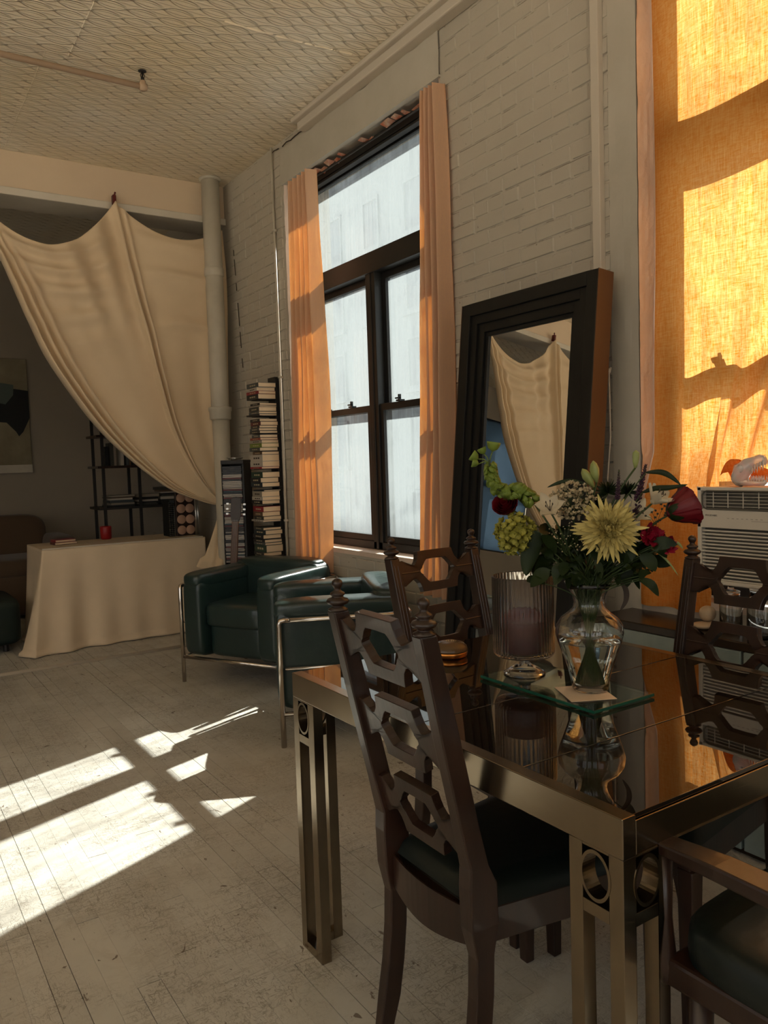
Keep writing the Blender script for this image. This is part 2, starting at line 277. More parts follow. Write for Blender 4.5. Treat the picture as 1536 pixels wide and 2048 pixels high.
# ------------------------------------------------------------------ mesh helpers
class MB:
    def __init__(s): s.v = []; s.f = []; s.m = []; s.mi = 0
    def add(s, vs, fs):
        o = len(s.v); s.v += [tuple(v) for v in vs]; s.f += [tuple(i+o for i in f) for f in fs]; s.m += [s.mi]*len(fs); return s
    def box(s, x0, x1, y0, y1, z0, z1, T=None):
        vs = [Vector((x, y, z)) for z in (z0, z1) for y in (y0, y1) for x in (x0, x1)]
        if T: vs = [T @ v for v in vs]
        return s.add(vs, [(0, 2, 3, 1), (4, 5, 7, 6), (0, 1, 5, 4), (2, 6, 7, 3), (0, 4, 6, 2), (1, 3, 7, 5)])
    def tube(s, pts, r, n=10, cap=True, flat=1.0):
        pts = [Vector(p) for p in pts]; rs = r if isinstance(r, (list, tuple)) else [r]*len(pts)
        vs = []; up = None
        for i, p in enumerate(pts):
            a = pts[max(i-1, 0)]; b = pts[min(i+1, len(pts)-1)]; d = (b-a).normalized()
            if up is None:
                up = Vector((0, 0, 1)) if abs(d.z) < .9 else Vector((1, 0, 0))
            x = d.cross(up).normalized(); up = x.cross(d).normalized()
            for k in range(n):
                t = 2*PI*k/n; vs.append(p + x*math.cos(t)*rs[i] + up*math.sin(t)*rs[i]*flat)
        fs = [(i*n+k, i*n+(k+1) % n, (i+1)*n+(k+1) % n, (i+1)*n+k) for i in range(len(pts)-1) for k in range(n)]
        if cap: fs += [tuple(range(n-1, -1, -1)), tuple((len(pts)-1)*n+k for k in range(n))]
        return s.add(vs, fs)
    def lathe(s, prof, n=32, c=(0, 0, 0), T=None, flute=0, fn=0):
        vs = []
        for (r, z) in prof:
            for k in range(n):
                t = 2*PI*k/n; rr = r*(1+flute*math.cos(fn*t)) if flute else r
                v = Vector((c[0]+rr*math.cos(t), c[1]+rr*math.sin(t), c[2]+z)); vs.append(T @ v if T else v)
        fs = [(i*n+k, i*n+(k+1) % n, (i+1)*n+(k+1) % n, (i+1)*n+k) for i in range(len(prof)-1) for k in range(n)]
        if prof[0][0] > 1e-4: fs.append(tuple(range(n-1, -1, -1)))
        if prof[-1][0] > 1e-4: fs.append(tuple((len(prof)-1)*n+k for k in range(n)))
        return s.add(vs, fs)
    def grid(s, fn, nu, nv, closed=False):
        vs = [fn(i/nu, j/nv) for i in range(nu+1) for j in range(nv+1)]
        return s.add(vs, [(i*(nv+1)+j, (i+1)*(nv+1)+j, (i+1)*(nv+1)+j+1, i*(nv+1)+j+1) for i in range(nu) for j in range(nv)])
    def prism(s, outer, inner, T, th):   # loops in (u, v); faces at w = +-th/2
        n = len(outer); vs = []
        for w in (-th/2, th/2):
            for (u, v) in outer: vs.append(T @ Vector((u, v, w)))
            if inner:
                for (u, v) in inner: vs.append(T @ Vector((u, v, w)))
        L = 2*n if inner else n; fs = []
        for k in range(n):
            j = (k+1) % n
            fs.append((k, L+k, L+j, j))
            if inner:
                fs.append((n+k, n+j, L+n+j, L+n+k)); fs.append((k, j, n+j, n+k)); fs.append((L+k, L+n+k, L+n+j, L+j))
        if not inner: fs += [tuple(range(n)), tuple(L+k for k in range(n-1, -1, -1))]
        return s.add(vs, fs)
    def puff(s, cx, cy, cz, sx, sy, sz, e=5, n=28, T=None):
        vs = []; q = 2/e
        def sg(a): return math.copysign(abs(a)**q, a)
        m = n//2
        for i in range(m+1):
            ph = -PI/2 + PI*i/m
            for k in range(n):
                th = 2*PI*(k+.5)/n
                v = Vector((cx+sx*sg(math.cos(ph))*sg(math.cos(th)), cy+sy*sg(math.cos(ph))*sg(math.sin(th)), cz+sz*sg(math.sin(ph)))); vs.append(T @ v if T else v)
        return s.add(vs, [(i*n+k, i*n+(k+1) % n, (i+1)*n+(k+1) % n, (i+1)*n+k) for i in range(m) for k in range(n)])
    def obj(s, name, m, parent=None, smooth=False, bevel=0, seg=2, solid=0, loc=None, subd=0):
        me = bpy.data.meshes.new(name); me.from_pydata(s.v, [], s.f); me.update()
        for x in (m if isinstance(m, (list, tuple)) else [m]): me.materials.append(x)
        if max(s.m, default=0) > 0:
            for p, k in zip(me.polygons, s.m): p.material_index = k
        bm = bmesh.new(); bm.from_mesh(me); bmesh.ops.remove_doubles(bm, verts=bm.verts, dist=1e-6); bmesh.ops.recalc_face_normals(bm, faces=bm.faces); bm.to_mesh(me); bm.free()
        if smooth:
            for p in me.polygons: p.use_smooth = True
        o = bpy.data.objects.new(name, me); C.objects.link(o)
        if parent: o.parent = parent
        if loc: o.location = loc
        if solid: q = o.modifiers.new('solid', 'SOLIDIFY'); q.thickness = solid; q.offset = 0
        if bevel: q = o.modifiers.new('bevel', 'BEVEL'); q.width = bevel; q.segments = seg; q.limit_method = 'ANGLE'; q.angle_limit = .6
        if subd: q = o.modifiers.new('sub', 'SUBSURF'); q.levels = subd; q.render_levels = subd
        return o
def tag(o, label=None, cat=None, group=None, kind=None):
    if label: o['label'] = label
    if cat: o['category'] = cat
    if group: o['group'] = group
    if kind: o['kind'] = kind
    return o
def thing(name, label, cat, loc=(0, 0, 0), rz=0, group=None, rx=0):
    o = bpy.data.objects.new(name, None); C.objects.link(o); o.location = loc; o.rotation_euler = (rx, 0, rz)
    o.empty_display_size = .05
    return tag(o, label, cat, group)
def copy_tree(o, parent=None):
    c = o.copy(); C.objects.link(c)
    if parent: c.parent = parent
    for ch in list(o.children): copy_tree(ch, c)
    return c
def lerp(a, b, t): return a+(b-a)*t
def poly(pts, t):   # piecewise-linear by index with smoothing
    n = len(pts)-1; x = max(0, min(n-1e-6, t*n)); i = int(x); f = x-i
    p0 = pts[max(i-1, 0)]; p1 = pts[i]; p2 = pts[i+1]; p3 = pts[min(i+2, n)]
    return tuple(.5*((2*b)+(-a+c)*f+(2*a-5*b+4*c-d)*f*f+(-a+3*b-3*c+d)*f**3) for a, b, c, d in zip(p0, p1, p2, p3))
# ------------------------------------------------------------------ setting
XW, CEIL, YB, YF, YN, XL = 2.51, 3.47, 5.92, 9.0, -5.0, -5.0
SILL, LINT = 0.765, 3.18
def struct(name, mb, m, **k): o = mb.obj(name, m, **k); o['kind'] = 'structure'; return o
# window wall (mortar face), openings left free
wb = MB(); ys = [YN]
edges = sorted([y for w in WINS for y in w])
prev = YN
for (a, b) in sorted(WINS):
    wb.box(XW+.001, 2.86, prev, a, 0, CEIL); wb.box(XW+.001, 2.86, a, b, 0, SILL-.03); wb.box(XW+.001, 2.86, a, b, LINT+.02, CEIL); prev = b
wb.box(XW+.001, 2.86, prev, YF, 0, CEIL)
wallR = struct('wall_right', wb, M['brick'])
# bricks: running bond, kept out of the openings, lintels and smooth pilaster
def brick_mesh(L, seed):
    rnd = random.Random(seed); j = lambda s: rnd.uniform(-s, s); h = .0315; d = .0075; l = L/2-.0045
    b = MB(); c = .004
    vs = [(0, -l+j(.002), -h+j(.002)), (0, l+j(.002), -h+j(.002)), (0, l+j(.002), h+j(.002)), (0, -l+j(.002), h+j(.002))]
    vs += [(-d+j(.0012), y*(1-c/l*1.4), z*(1-c/h*1.2)) for (x, y, z) in vs]
    b.add(vs, [(4, 5, 6, 7), (0, 1, 5, 4), (1, 2, 6, 5), (2, 3, 7, 6), (3, 0, 4, 7)])
    me = bpy.data.meshes.new('brick'); me.from_pydata(b.v, [], b.f); me.materials.append(M['brick']); return me, b
full = [brick_mesh(.204, i) for i in range(5)]; half = [brick_mesh(.099, 20+i) for i in range(3)]
spots = []
def zone(y0, y1, z0, z1, off=0):
    row = 0; z = z0+.034
    while z < z1-.02:
        y = y0 + .002; k = row % 2; first = True; header = (row % 6 == 5)
        while y < y1-.05:
            L = .102 if ((first and k) or header) else .204
            if y+L > y1: L = .102
            if y+L > y1+.01: break
            spots.append((y+L/2, z, L)); y += L; first = False
        z += .0685; row += 1
zone(2.12, 3.16, 0.03, 3.40); zone(4.93, 5.90, 0.03, 3.40); zone(3.2, 4.9, 0.03, .72)
camp = Vector((0, 0, EYE))
spots.sort(key=lambda s: (Vector((XW, s[0], s[1]))-camp).length + (100 if (s[1] < .75 or (s[0] < 2.85 and s[1] < 1.9 and s[0] > 2.1)) else 0))
rest = MB()
for i, (y, z, L) in enumerate(spots):
    me, b = random.choice(full if L > .15 else half); dx = random.uniform(-.002, .002)
    if i < 300:
        o = bpy.data.objects.new('brick', me); C.objects.link(o); o.parent = wallR; o.location = (XW+.0045+dx, y, z)
        o.rotation_euler = (random.uniform(-.012, .012), 0, random.uniform(-.008, .008))
    else: rest.add([(vx+XW+.0045+dx, vy+y, vz+z) for vx, vy, vz in b.v], b.f)
ro = rest.obj('brickwork', M['brick'], wallR); ro['kind'] = 'stuff'
# smooth lintels, pilaster, moulding, reveals, sills
for k, (a, b) in enumerate(sorted(WINS, reverse=True)):
    lb = MB(); lb.grid(lambda u, v: (XW-.012+.003*noise.noise(Vector((u*9, v*3, k))), lerp(a-.01, b+.02, u), lerp(LINT, CEIL-.075+.012*noise.noise(Vector((u*14, 3, k))), v)), 60, 6)
    lb.box(XW-.012, XW+.02, a-.01, b+.02, LINT-.004, LINT+.006)
    struct('trim_%d' % (k+1), lb, M['plaster'])
    rv = MB()   # reveal liners, uneven plaster edge
    def jam(yy, s):
        def f(u, v):
            z = lerp(SILL, LINT, v); n = noise.noise(Vector((z*9, u*4, yy)))*.006 + noise.noise(Vector((z*40, u*9, yy)))*.002
            return (lerp(XW-.004 + (n if u < .2 else 0), 2.645, u), yy+s*(.004+abs(n)), z)
        return f
    rv.grid(jam(a, 1), 8, 120); rv.grid(jam(b, -1), 8, 120)
    rv.box(XW-.002, 2.86, a, b, SILL-.032, SILL-.004)
    struct('trim_%d' % (k+11), rv, M['jamb'])
zz = LINT-.004
for (a, b) in WINS[:2]:
    bb = MB()
    for q in range(26):
        y = lerp(a+.03, b-.03, random.random()); s = random.uniform(.015, .06); x = XW+.05+random.uniform(0, .08)
        bb.add([(x-.03, y-s, zz), (x+.03, y-s*.8, zz), (x+.03, y+s, zz), (x-.02, y+s*.7, zz), (x, y, zz-random.uniform(.008, .03))], [(0, 1, 4), (1, 2, 4), (2, 3, 4), (3, 0, 4)])
    rb = bb.obj('broken_plaster', M['rawbrick'], wallR); rb['label'] = 'bare orange brick showing through chipped plaster under the lintel'; rb['kind'] = 'stuff'
# dark crack line along the top of the lintel and corner
ck = MB()
for (y0, y1, z0, z1, n) in ((3.2, 5.03, 3.385, 3.43, 60), (5.76, 5.68, 2.95, 2.05, 40)):
    pts = [Vector((XW-.0085, lerp(y0, y1, i/n), lerp(z0, z1, i/n)+.012*noise.noise(Vector((i*.5, 0, y0))))) for i in range(n+1)]
    for i in range(n):
        if noise.noise(Vector((i*.37, 2.2, y0))) > -.15: ck.tube([pts[i], pts[i+1]], .0035, 5)
cko = ck.obj('wall_crack', M['chipd'], wallR); cko['kind'] = 'stuff'
pl = MB(); pl.grid(lambda u, v: (XW-.006+.003*noise.noise(Vector((u*3, v*25, 9))), lerp(1.998, 2.13, u), lerp(0, CEIL, v)), 4, 90); struct('trim_21', pl, M['plaster'])
cm = MB(); cm.box(2.44, 2.51, YN, 4.55, 3.395, 3.47); cm.box(2.405, 2.51, YN, 4.57, 3.44, 3.47); struct('trim_22', cm, M['dustw'], bevel=.008)
# other walls of the loft and the far room
lw = MB(); bk = MB(); prev = YN
for (a, b) in ADDED_LWINS: lw.box(XL-.2, XL, prev, a, 0, CEIL); lw.box(XL-.2, XL, a, b, 0, .55); lw.box(XL-.2, XL, a, b, 3.25, CEIL); prev = b
lw.box(XL-.2, XL, prev, YF, 0, CEIL); struct('wall_left', lw, M['plaster']); prev = XL
for (a, b) in ADDED_BWINS: bk.box(prev, a, YN-.2, YN, 0, CEIL); bk.box(a, b, YN-.2, YN, 0, .55); bk.box(a, b, YN-.2, YN, 3.25, CEIL); prev = b
bk.box(prev, 2.86, YN-.2, YN, 0, CEIL); struct('wall_back', bk, M['plaster'])
for i, (a, b) in enumerate(ADDED_LWINS+ADDED_BWINS):  # frames for the added, unseen windows
    lf = i < len(ADDED_LWINS); r_ = thing('window_%d' % (i+5), None, None); r_['kind'] = 'structure'; f = MB(); m3 = (a+b)/2
    for (p0, p1, z0, z1) in ((a, a+.06, .55, 3.25), (b-.06, b, .55, 3.25), (m3-.04, m3+.04, .55, 3.25), (a, b, .55, .61), (a, b, 3.19, 3.25), (a, b, 2.4, 2.47)):
        if lf: f.box(XL-.16, XL-.08, p0, p1, z0, z1)
        else: f.box(p0, p1, YN-.16, YN-.08, z0, z1)
    f.obj('window_frame', M['black'], r_)
fw = MB(); fx0, fx1, fz0, fz1 = -3.95, -2.85, 1.05, 3.0
fw.box(XL, fx0, YF, YF+.15, 0, CEIL); fw.box(fx1, 2.86, YF, YF+.15, 0, CEIL); fw.box(fx0, fx1, YF, YF+.15, 0, fz0); fw.box(fx0, fx1, YF, YF+.15, fz1, CEIL)
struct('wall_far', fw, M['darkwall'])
portal('far_window_portal', fx0, fx1, fz0, fz1, rot=(-PI/2, 0, 0)).location = ((fx0+fx1)/2, YF+.16, (fz0+fz1)/2)
# floor: boards one by one
fl = struct('floor', MB().box(XL, 2.86, YN, YF, -.06, -.021), M['chipd'])
PW = .0605; restf = MB(); nparts = 0
def board_box(x, y0, y1, z):
    g = random.Random(int(x*1e4+y0*1e3)).choice((.0002, .0003, .0004, .0007, .0014)); return (x-PW/2+g, x+PW/2-g, y0+.001, y1-.001, -.02, z)
jobs = []
k = 0; x = XL+PW/2
while x < 2.5:
    rnd = random.Random(k); y = YN - rnd.random()*1.5
    while y < YF:
        L = rnd.uniform(.7, 2.6); y1 = min(y+L, YF); jobs.append((x, max(y, YN), y1, rnd.uniform(-.0006, .0006))); y = y1
    x += PW; k += 1
def vis(j): # distance of a board's middle from where the photograph looks
    X, y0, y1, _ = j; ym = (max(y0, .9)+min(y1, 5.6))/2
    inside = X > .08*ym and X < .92*ym+.35 and y1 > .9 and y0 < 6.1
    return (0 if inside else 100) + math.hypot(X, ym)
jobs.sort(key=vis)
for i, (X, y0, y1, dz) in enumerate(jobs):
    if y1-y0 < .02: continue
    if i < 300:
        o = MB().box(*board_box(X, y0, y1, dz)).obj('floor_board', M['floor'], fl)
    else: restf.box(*board_box(X, y0, y1, dz))
rf = restf.obj('boards', M['floor'], fl); rf['kind'] = 'stuff'
# ceiling: sheets of pressed tin
ce = struct('ceiling', MB().box(XL, 2.86, YN, YF, CEIL+.004, CEIL+.08), M['plaster'])
for r, (y0, y1, off) in enumerate([(-5, -4, .5), (-4, -2.6, .2), (-2.6, -1.18, -.1), (-1.18, .24, .3), (.24, 1.65, -.2), (1.65, 3.05, .1), (3.05, 4.46, 1.055), (4.46, 5.92, .945), (5.92, 7.4, .4), (7.4, 9, .1)]):
    x = off
    while x > XL: x -= 1.22
    while x < 2.86:
        a, b = max(x, XL), min(x+1.22, XW); 
        if b-a > .02:
            dz = random.uniform(0, .0012); s = MB(); s.box(a-.004, b+.004, y0-.004, y1+.004, CEIL-.0015-dz, CEIL+.003)
            s.obj('tin_sheet', M['tin'], ce)
        x += 1.22
for (x0, y0, x1, y1, w) in ((1.045, 3.05, 1.055, 4.46, .006), (.945, 4.46, .95, 5.92, .005)):
    s = MB(); n = 50
    for i in range(n):
        a, b = i/n, (i+1)/n; wob = lambda q: .004*noise.noise(Vector((q*20, y0, 0)))
        s.tube([(lerp(x0, x1, a)+wob(a), lerp(y0, y1, a), CEIL-.002), (lerp(x0, x1, b)+wob(b), lerp(y0, y1, b), CEIL-.002)], w*.6, 6)
    s.obj('seam_lip', M['tin'], ce)
s = MB(); s.tube([at_x(1, 1, 1) if 0 else (1.63, 3.74, CEIL-.003), (2.0, 3.73, CEIL-.003), (2.33, 3.70, CEIL-.003)], .006, 6); s.obj('seam_lip', M['tin'], ce)
# beam with its lip
struct('trim_31', MB().box(XL, 2.51, YB, YB+.28, 3.215, CEIL), M['beam'], bevel=.006)
bl = MB(); bl.box(XL, 2.51, YB-.018, YB+.30, 3.170, 3.222); struct('trim_32', bl, M['beamlip'], bevel=.005)
# half round strip across the floor under the beam
st = MB(); st.tube([(XL, 5.59, .002), (2.45, 5.59, .002)], .016, 12); struct('trim_33', st, M['dustw'], smooth=True)
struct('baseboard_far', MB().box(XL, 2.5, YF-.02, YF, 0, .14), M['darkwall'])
# windows --------------------------------------------------------------
def sash(mb, y0, y1, z0, z1, x, w, d=.036):
    mb.box(x, x+d, y0, y1, z0, z0+w); mb.box(x, x+d, y0, y1, z1-w, z1)
    mb.box(x, x+d, y0, y0+w, z0+w, z1-w); mb.box(x, x+d, y1-w, y1, z0+w, z1-w)
def window(name, a, b):
    root = thing(name, None, None); root['kind'] = 'structure'
    fr = MB(); X0, X1 = 2.63, 2.73; ym = (a+b)/2+.02
    fr.box(X0, X1, a, a+.06, SILL, LINT); fr.box(X0, X1, b-.06, b, SILL, LINT)
    fr.box(X0-.02, X1, a, b, LINT-.055, LINT); fr.box(X0, X1, a, b, SILL-.005, SILL+.045)
    fr.box(X0, X1, ym-.05, ym+.05, SILL, 2.44); fr.box(X0-.012, X1, a, b, 2.425, 2.545)
    fr.box(X0-.006, X0+.01, ym-.012, ym+.012, SILL, 2.44); fr.box(X0-.02, X0+.02, a, b, LINT-.075, LINT-.06)
    fr.obj('window_frame', M['black'], root, bevel=.003)
    for (y0, y1) in ((a+.06, ym-.05), (ym+.05, b-.06)):
        u = MB(); sash(u, y0, y1, 1.605, 2.425, 2.685, .036); so_ = u.obj('upper_sash', M['black'], root, bevel=.002)
        MB().box(2.700, 2.703, y0+.03, y1-.03, 1.64, 2.40).obj('pane', M['pane'], so_)
        l = MB(); sash(l, y0, y1, SILL+.045, 1.645, 2.640, .038); lo = l.obj('lower_sash', M['black'], root, bevel=.002)
        MB().box(2.656, 2.659, y0+.03, y1-.03, SILL+.08, 1.61).obj('pane', M['pane'], lo)
        for f in (.3, .72):
            yy = lerp(y0, y1, f); t = MB(); t.box(2.625, 2.66, yy-.02, yy+.02, 1.645, 1.655); t.box(2.63, 2.645, yy-.006, yy+.006, 1.655, 1.685); t.box(2.625, 2.64, yy-.006, yy+.03, 1.66, 1.668)
            t.obj('sash_lock', M['black'], lo)
    t = MB(); sash(t, a+.06, b-.06, 2.545, LINT-.055, 2.665, .022); tr = t.obj('transom_sash', M['black'], root, bevel=.002)
    MB().box(2.678, 2.681, a+.07, b-.07, 2.555, LINT-.065).obj('pane', M['pane'], tr)
    return root
for i, (a, b) in enumerate(WINS): window('window_%d' % (i+1), a, b)
w4 = thing('window_4', None, None); w4['kind'] = 'structure'
f4 = MB(); sash4 = [(fx0, fx1)]
for (x0, x1, z0, z1) in ((fx0, fx1, fz0, fz0+.05), (fx0, fx1, fz1-.05, fz1), (fx0, fx0+.05, fz0, fz1), (fx1-.05, fx1, fz0, fz1), (fx0, fx1, 2.0, 2.05)): f4.box(x0, x1, YF+.04, YF+.09, z0, z1)
f4.obj('window_frame', M['black'], w4); MB().box(fx0+.04, fx1-.04, YF+.06, YF+.063, fz0, fz1).obj('pane', M['pane'], w4)
bm_ = bpy.data.materials.new('thin blind'); bm_.use_nodes = True; bt_ = bm_.node_tree; bt_.nodes.clear(); q_ = N(bt_, 'ShaderNodeBsdfTranslucent'); q_.inputs[0].default_value = (.17, .21, .25, 1); o_ = N(bt_, 'ShaderNodeOutputMaterial'); bt_.links.new(q_.outputs[0], o_.inputs[0])
MB().box(fx0+.02, fx1-.02, YF+.015, YF+.017, fz0+.02, fz1-.02).obj('dimmer', bm_, w4)  # added sheet that dims this window as the mirror shows it
# street and the building across it
struct('ground', MB().box(-60, 60, -60, 60, -9.1, -9), M['roadm'])  # unseen ground, made very pale to bounce sunlight up to the ceiling
bd = thing('apartment_building', 'grey building with rows of dark windows seen vaguely through the dirty panes', 'building', (19, 5, -9))
MB().box(0, 6, -22, 40, 0, 24.5).obj('facade_wall', M['facade'], bd); MB().box(-.35, 6.2, -22.2, 40.2, 24.5, 25.1).obj('cornice', M['facade'], bd)
for r in range(7):
    for c_ in range(19):
        y = -20+c_*3.1; z = .8+r*3.1
        f = MB(); sash(f, y, y+1.3, z, z+2.1, -.08, .12, .16); f.box(-.2, .02, y-.15, y+1.45, z-.16, z); fo = f.obj('window', M['facade'], bd)
        MB().box(-.03, .0, y+.1, y+1.2, z+.1, z+2).obj('pane', M['fglass'], fo)
# conduit, gas pipe, cable on the window wall
cv = MB(); cv.box(2.478, 2.508, 2.155, 2.195, 1.9, 3.46); tag(cv.obj('conduit_cover', M['dustw'], bevel=.003), 'tall narrow painted cable cover running from ceiling down to the leaning mirror', 'cable cover')
tp = MB(); tp.tube([(2.492, 5.03, 3.46), (2.492, 5.03, 0)], .0085, 8)
for z in (.9, 1.9, 2.9): tp.box(2.48, 2.51, 5.015, 5.045, z, z+.015)
tag(tp.obj('wall_pipe', M['pipe'], smooth=True), 'thin painted pipe running down brick wall beside the book tower', 'pipe')
p1 = at_x(1218, 745, 2.48); p2 = at_x(1212, 1000, 2.49)
cb = MB(); cb.tube([p1, (2.485, p1.y+.002, (p1.z+p2.z)/2), p2, (2.49, p2.y+.01, .7)], .0035, 6); cb.tube([p1+Vector((0, 0, 0)), p1+Vector((.02, .01, .02))], .006, 6)
tag(cb.obj('white_cable', M['white'], smooth=True), 'thin pale cable hanging on wall just right of the mirror', 'cable')
# iron column pipe
PX, PY = 2.352, 5.80
cp = thing('iron_column', 'cream painted round iron pipe standing floor to ceiling where the drape is tied', 'pipe', (PX, PY, 0))
MB().lathe([(.064, 1.72), (.067, 1.74), (.067, CEIL)], 40).obj('upper_pipe', M['pipe'], cp, smooth=True)
MB().lathe([(.064, 0), (.064, 1.70)], 40).obj('lower_pipe', M['pipe'], cp, smooth=True)
MB().lathe([(.064, 1.655), (.081, 1.665), (.083, 1.72), (.088, 1.728), (.088, 1.755), (.068, 1.758)], 40).obj('bell_joint', M['pipe'], cp, smooth=True, bevel=.003)
MB().lathe([(.066, 2.74), (.073, 2.745), (.073, 2.80), (.067, 2.805)], 40).obj('collar', M['pipe'], cp, smooth=True)
MB().lathe([(.068, CEIL-.02), (.082, CEIL-.012), (.082, CEIL-.003)], 40).obj('ceiling_flange', M['pipe'], cp, smooth=True)
# sprinkler pipe
spz = 3.375; sp = thing('sprinkler_pipe', 'thin painted sprinkler pipe under pressed tin ceiling with black upright head', 'sprinkler')
pe = Vector((1.425, 4.40, spz)); MB().tube([(-4.9, 4.40, spz), (-1, 4.40, spz), pe], .0155, 12).obj('pipe', M['sprink'], sp, smooth=True)
e = MB(); e.tube([pe-Vector((.02, 0, 0)), pe+Vector((.020, 0, 0))], .019, 10); e.tube([pe-Vector((0, 0, .02)), pe+Vector((0, 0, .03))], .016, 10); e.obj('elbow', M['sprink'], sp, smooth=True)
h = MB(); h.tube([pe+Vector((0, 0, .025)), pe+Vector((0, 0, .045)), pe+Vector((0, 0, .05)), pe+Vector((0, 0, .075))], [.010, .010, .005, .004], 8)
for s in (-1, 1): h.tube([pe+Vector((s*.006, 0, .045)), pe+Vector((s*.011, 0, .058)), pe+Vector((s*.003, 0, .078))], .0025, 6)
h.lathe([(.006, .078), (.022, .080), (.022, .083), (.004, .085)], 16, c=pe); h.obj('sprinkler_head', M['iron'], sp, smooth=True)
for x in (.2, -1.4, -3.0):
    b = MB(); b.tube([(x, 4.40, spz+.01), (x, 4.40, CEIL)], .004, 6); b.obj('hanger', M['iron'], sp)
# ------------------------------------------------------------------ hanging drapes on the beam
HEM = [(.66, 3.20), (.78, 2.93), (.885, 2.70), (1.02, 2.33), (1.162, 2.01), (1.475, 1.557), (1.894, 1.178), (2.20, 1.035), (2.345, 1.00)]
MID = [(1.652, 3.215), (1.70, 2.92), (1.74, 2.697), (1.785, 2.48), (1.832, 2.288), (1.90, 1.95), (1.99, 1.60), (2.15, 1.26), (2.350, 1.005)]
RGT = [(2.46, 3.12), (2.475, 2.85), (2.475, 2.55), (2.465, 2.25), (2.455, 1.95), (2.45, 1.65), (2.44, 1.40), (2.41, 1.15), (2.362, 1.01)]
def resample(P, n=160):
    pts = [poly(P, i/400) for i in range(401)]; d = [0]
    for a, b in zip(pts, pts[1:]): d.append(d[-1]+math.dist(a, b))
    out = []; j = 0
    for i in range(n+1):
        q = d[-1]*i/n
        while j < 399 and d[j+1] < q: j += 1
        f = (q-d[j])/max(d[j+1]-d[j], 1e-9); out.append(tuple(lerp(a, b, f) for a, b in zip(pts[j], pts[j+1])))
    return out
HEM_, MID_, RGT_ = resample(HEM), resample(MID), resample(RGT)
def gs(x, c, w): return math.exp(-((x-c)/w)**2)
def drape(u, v, mir=None):
    i = min(int(v*160), 160); t = v
    s = u*2
    if s <= 1: a, b, k = HEM_[i], MID_[i], s; sag = .36
    else: a, b, k = MID_[i], RGT_[i], s-1; sag = .17
    # cloth bows towards its middle: keep the lower bundle tight
    X = lerp(a[0], b[0], k); Z = lerp(a[1], b[1], k)
    top = max(0, 1-t*1.5)
    ss = math.sin(PI*min(1, max(0, k)))**.9
    Z -= sag*ss*top**2 * (1.0)
    if s <= 1: X += .02*ss*top
    Y = YB - .060
    wide = min(1, (1-t)*2.2+.12)
    # folds that follow the cloth's threads towards the tie
    if s <= 1:
        Y -= .085*gs(k, .035, .028)*(.25+.75*min(1, t*2.5))*wide + .075*gs(k, .115, .026)*(.2+.8*min(1, t*2.5))*wide + .085*gs(k, .20, .038)*min(1, t*2.2)*wide
        Y += .022*gs(k, .075, .018)*wide*min(1, t*3) + .020*gs(k, .16, .02)*wide*min(1, t*3)
        Y -= .05*gs(k, .5, .28)*ss*(1-t)
        # pleats fanning from the hook
        fan = gs(t, .12, .22)
        Y += .03*math.sin(k*PI*9)*fan*min(1, max(0, (k-.35)*2.2))
        # swag rolls
        for (tc, am) in ((.05, .04), (.12, .045), (.20, .04), (.29, .032), (.38, .022)):
            Y -= am*gs(t+.035*math.cos(PI*k)*0, tc+.05*(1-ss), .022)*ss**.7
    else:
        for (tc, am) in ((.035, .03), (.16, .034), (.34, .034)): Y -= am*gs(t, tc+.07*(1-ss), .025)*ss
        Y += .020*gs(k, .55, .12)*min(1, t*1.6)*wide - .018*gs(k, .75, .10)*min(1, t*1.6)*wide
        Y -= .03*ss*(1-t)
    # double seam roll below the hook
    q = (s-1)
    Y -= (.060*gs(q, 0.0, .022) + .05*gs(q, .075, .022))*wide*min(1, .35+t*2) - .020*gs(q, .035, .012)*wide
    Y += .012*noise.noise(Vector((X*2.5, Z*1.6, 1.3)))
    if mir is not None: X = mir-X
    return (X, Y, Z)
def make_drape(label, mir, cat='curtain'):
    root = thing('hanging_drape', label, cat)
    MB().grid(lambda u, v: drape(u, v, mir), 150, 150).obj('cloth', M['canvas'], root, smooth=True, solid=.0018)
    cx = 2.352 if mir is None else mir-2.352; yt = YB-.05
    t = MB()
    def tail(u, v):
        a = u*2*PI; r = lerp(.012, .080, v**1.1)*(1+.35*math.sin(a*4+v*2)+.2*math.sin(a*7)); r *= (.9 if v < .85 else 1.15)
        zz = 1.0-.47*v - .03*math.sin(a*2)*v
        return (cx-.055*v+r*math.cos(a)*1.2, yt-.01+r*math.sin(a)*.8, zz)
    t.grid(tail, 56, 24).obj('cloth_tail', M['canvas'], root, smooth=True)
    c = MB(); c.tube([(cx+.022*math.cos(a*.5), yt+.022*math.sin(a*.5), 1.0+.004*math.sin(a)) for a in range(14)], .0045, 6)
    px = PX if mir is None else mir-PX
    c.tube([(cx, yt-.02, 1.0), (px-.05*(1 if mir is None else -1), PY-.06, 1.005), (px, PY-.07, 1.008), (px+.06*(1 if mir is None else -1), PY-.03, 1.012)], .0045, 6)
    c.obj('tie_cord', M['cord'], root, smooth=True)
    hx = 1.652 if mir is None else mir-1.652
    k = MB(); k.box(hx-.012, hx+.012, YB-.06, YB-.02, 3.20, 3.262); k.tube([(hx, YB-.045, 3.25), (hx+.01, YB-.05, 3.285)], .007, 6); k.obj('clip', M['redclip'], root, bevel=.003)
make_drape('beige canvas drape clipped to the beam and tied back to the round iron pipe', None)
make_drape('beige canvas drape left of the beam drape, outside the frame, seen in the mirror', .60)
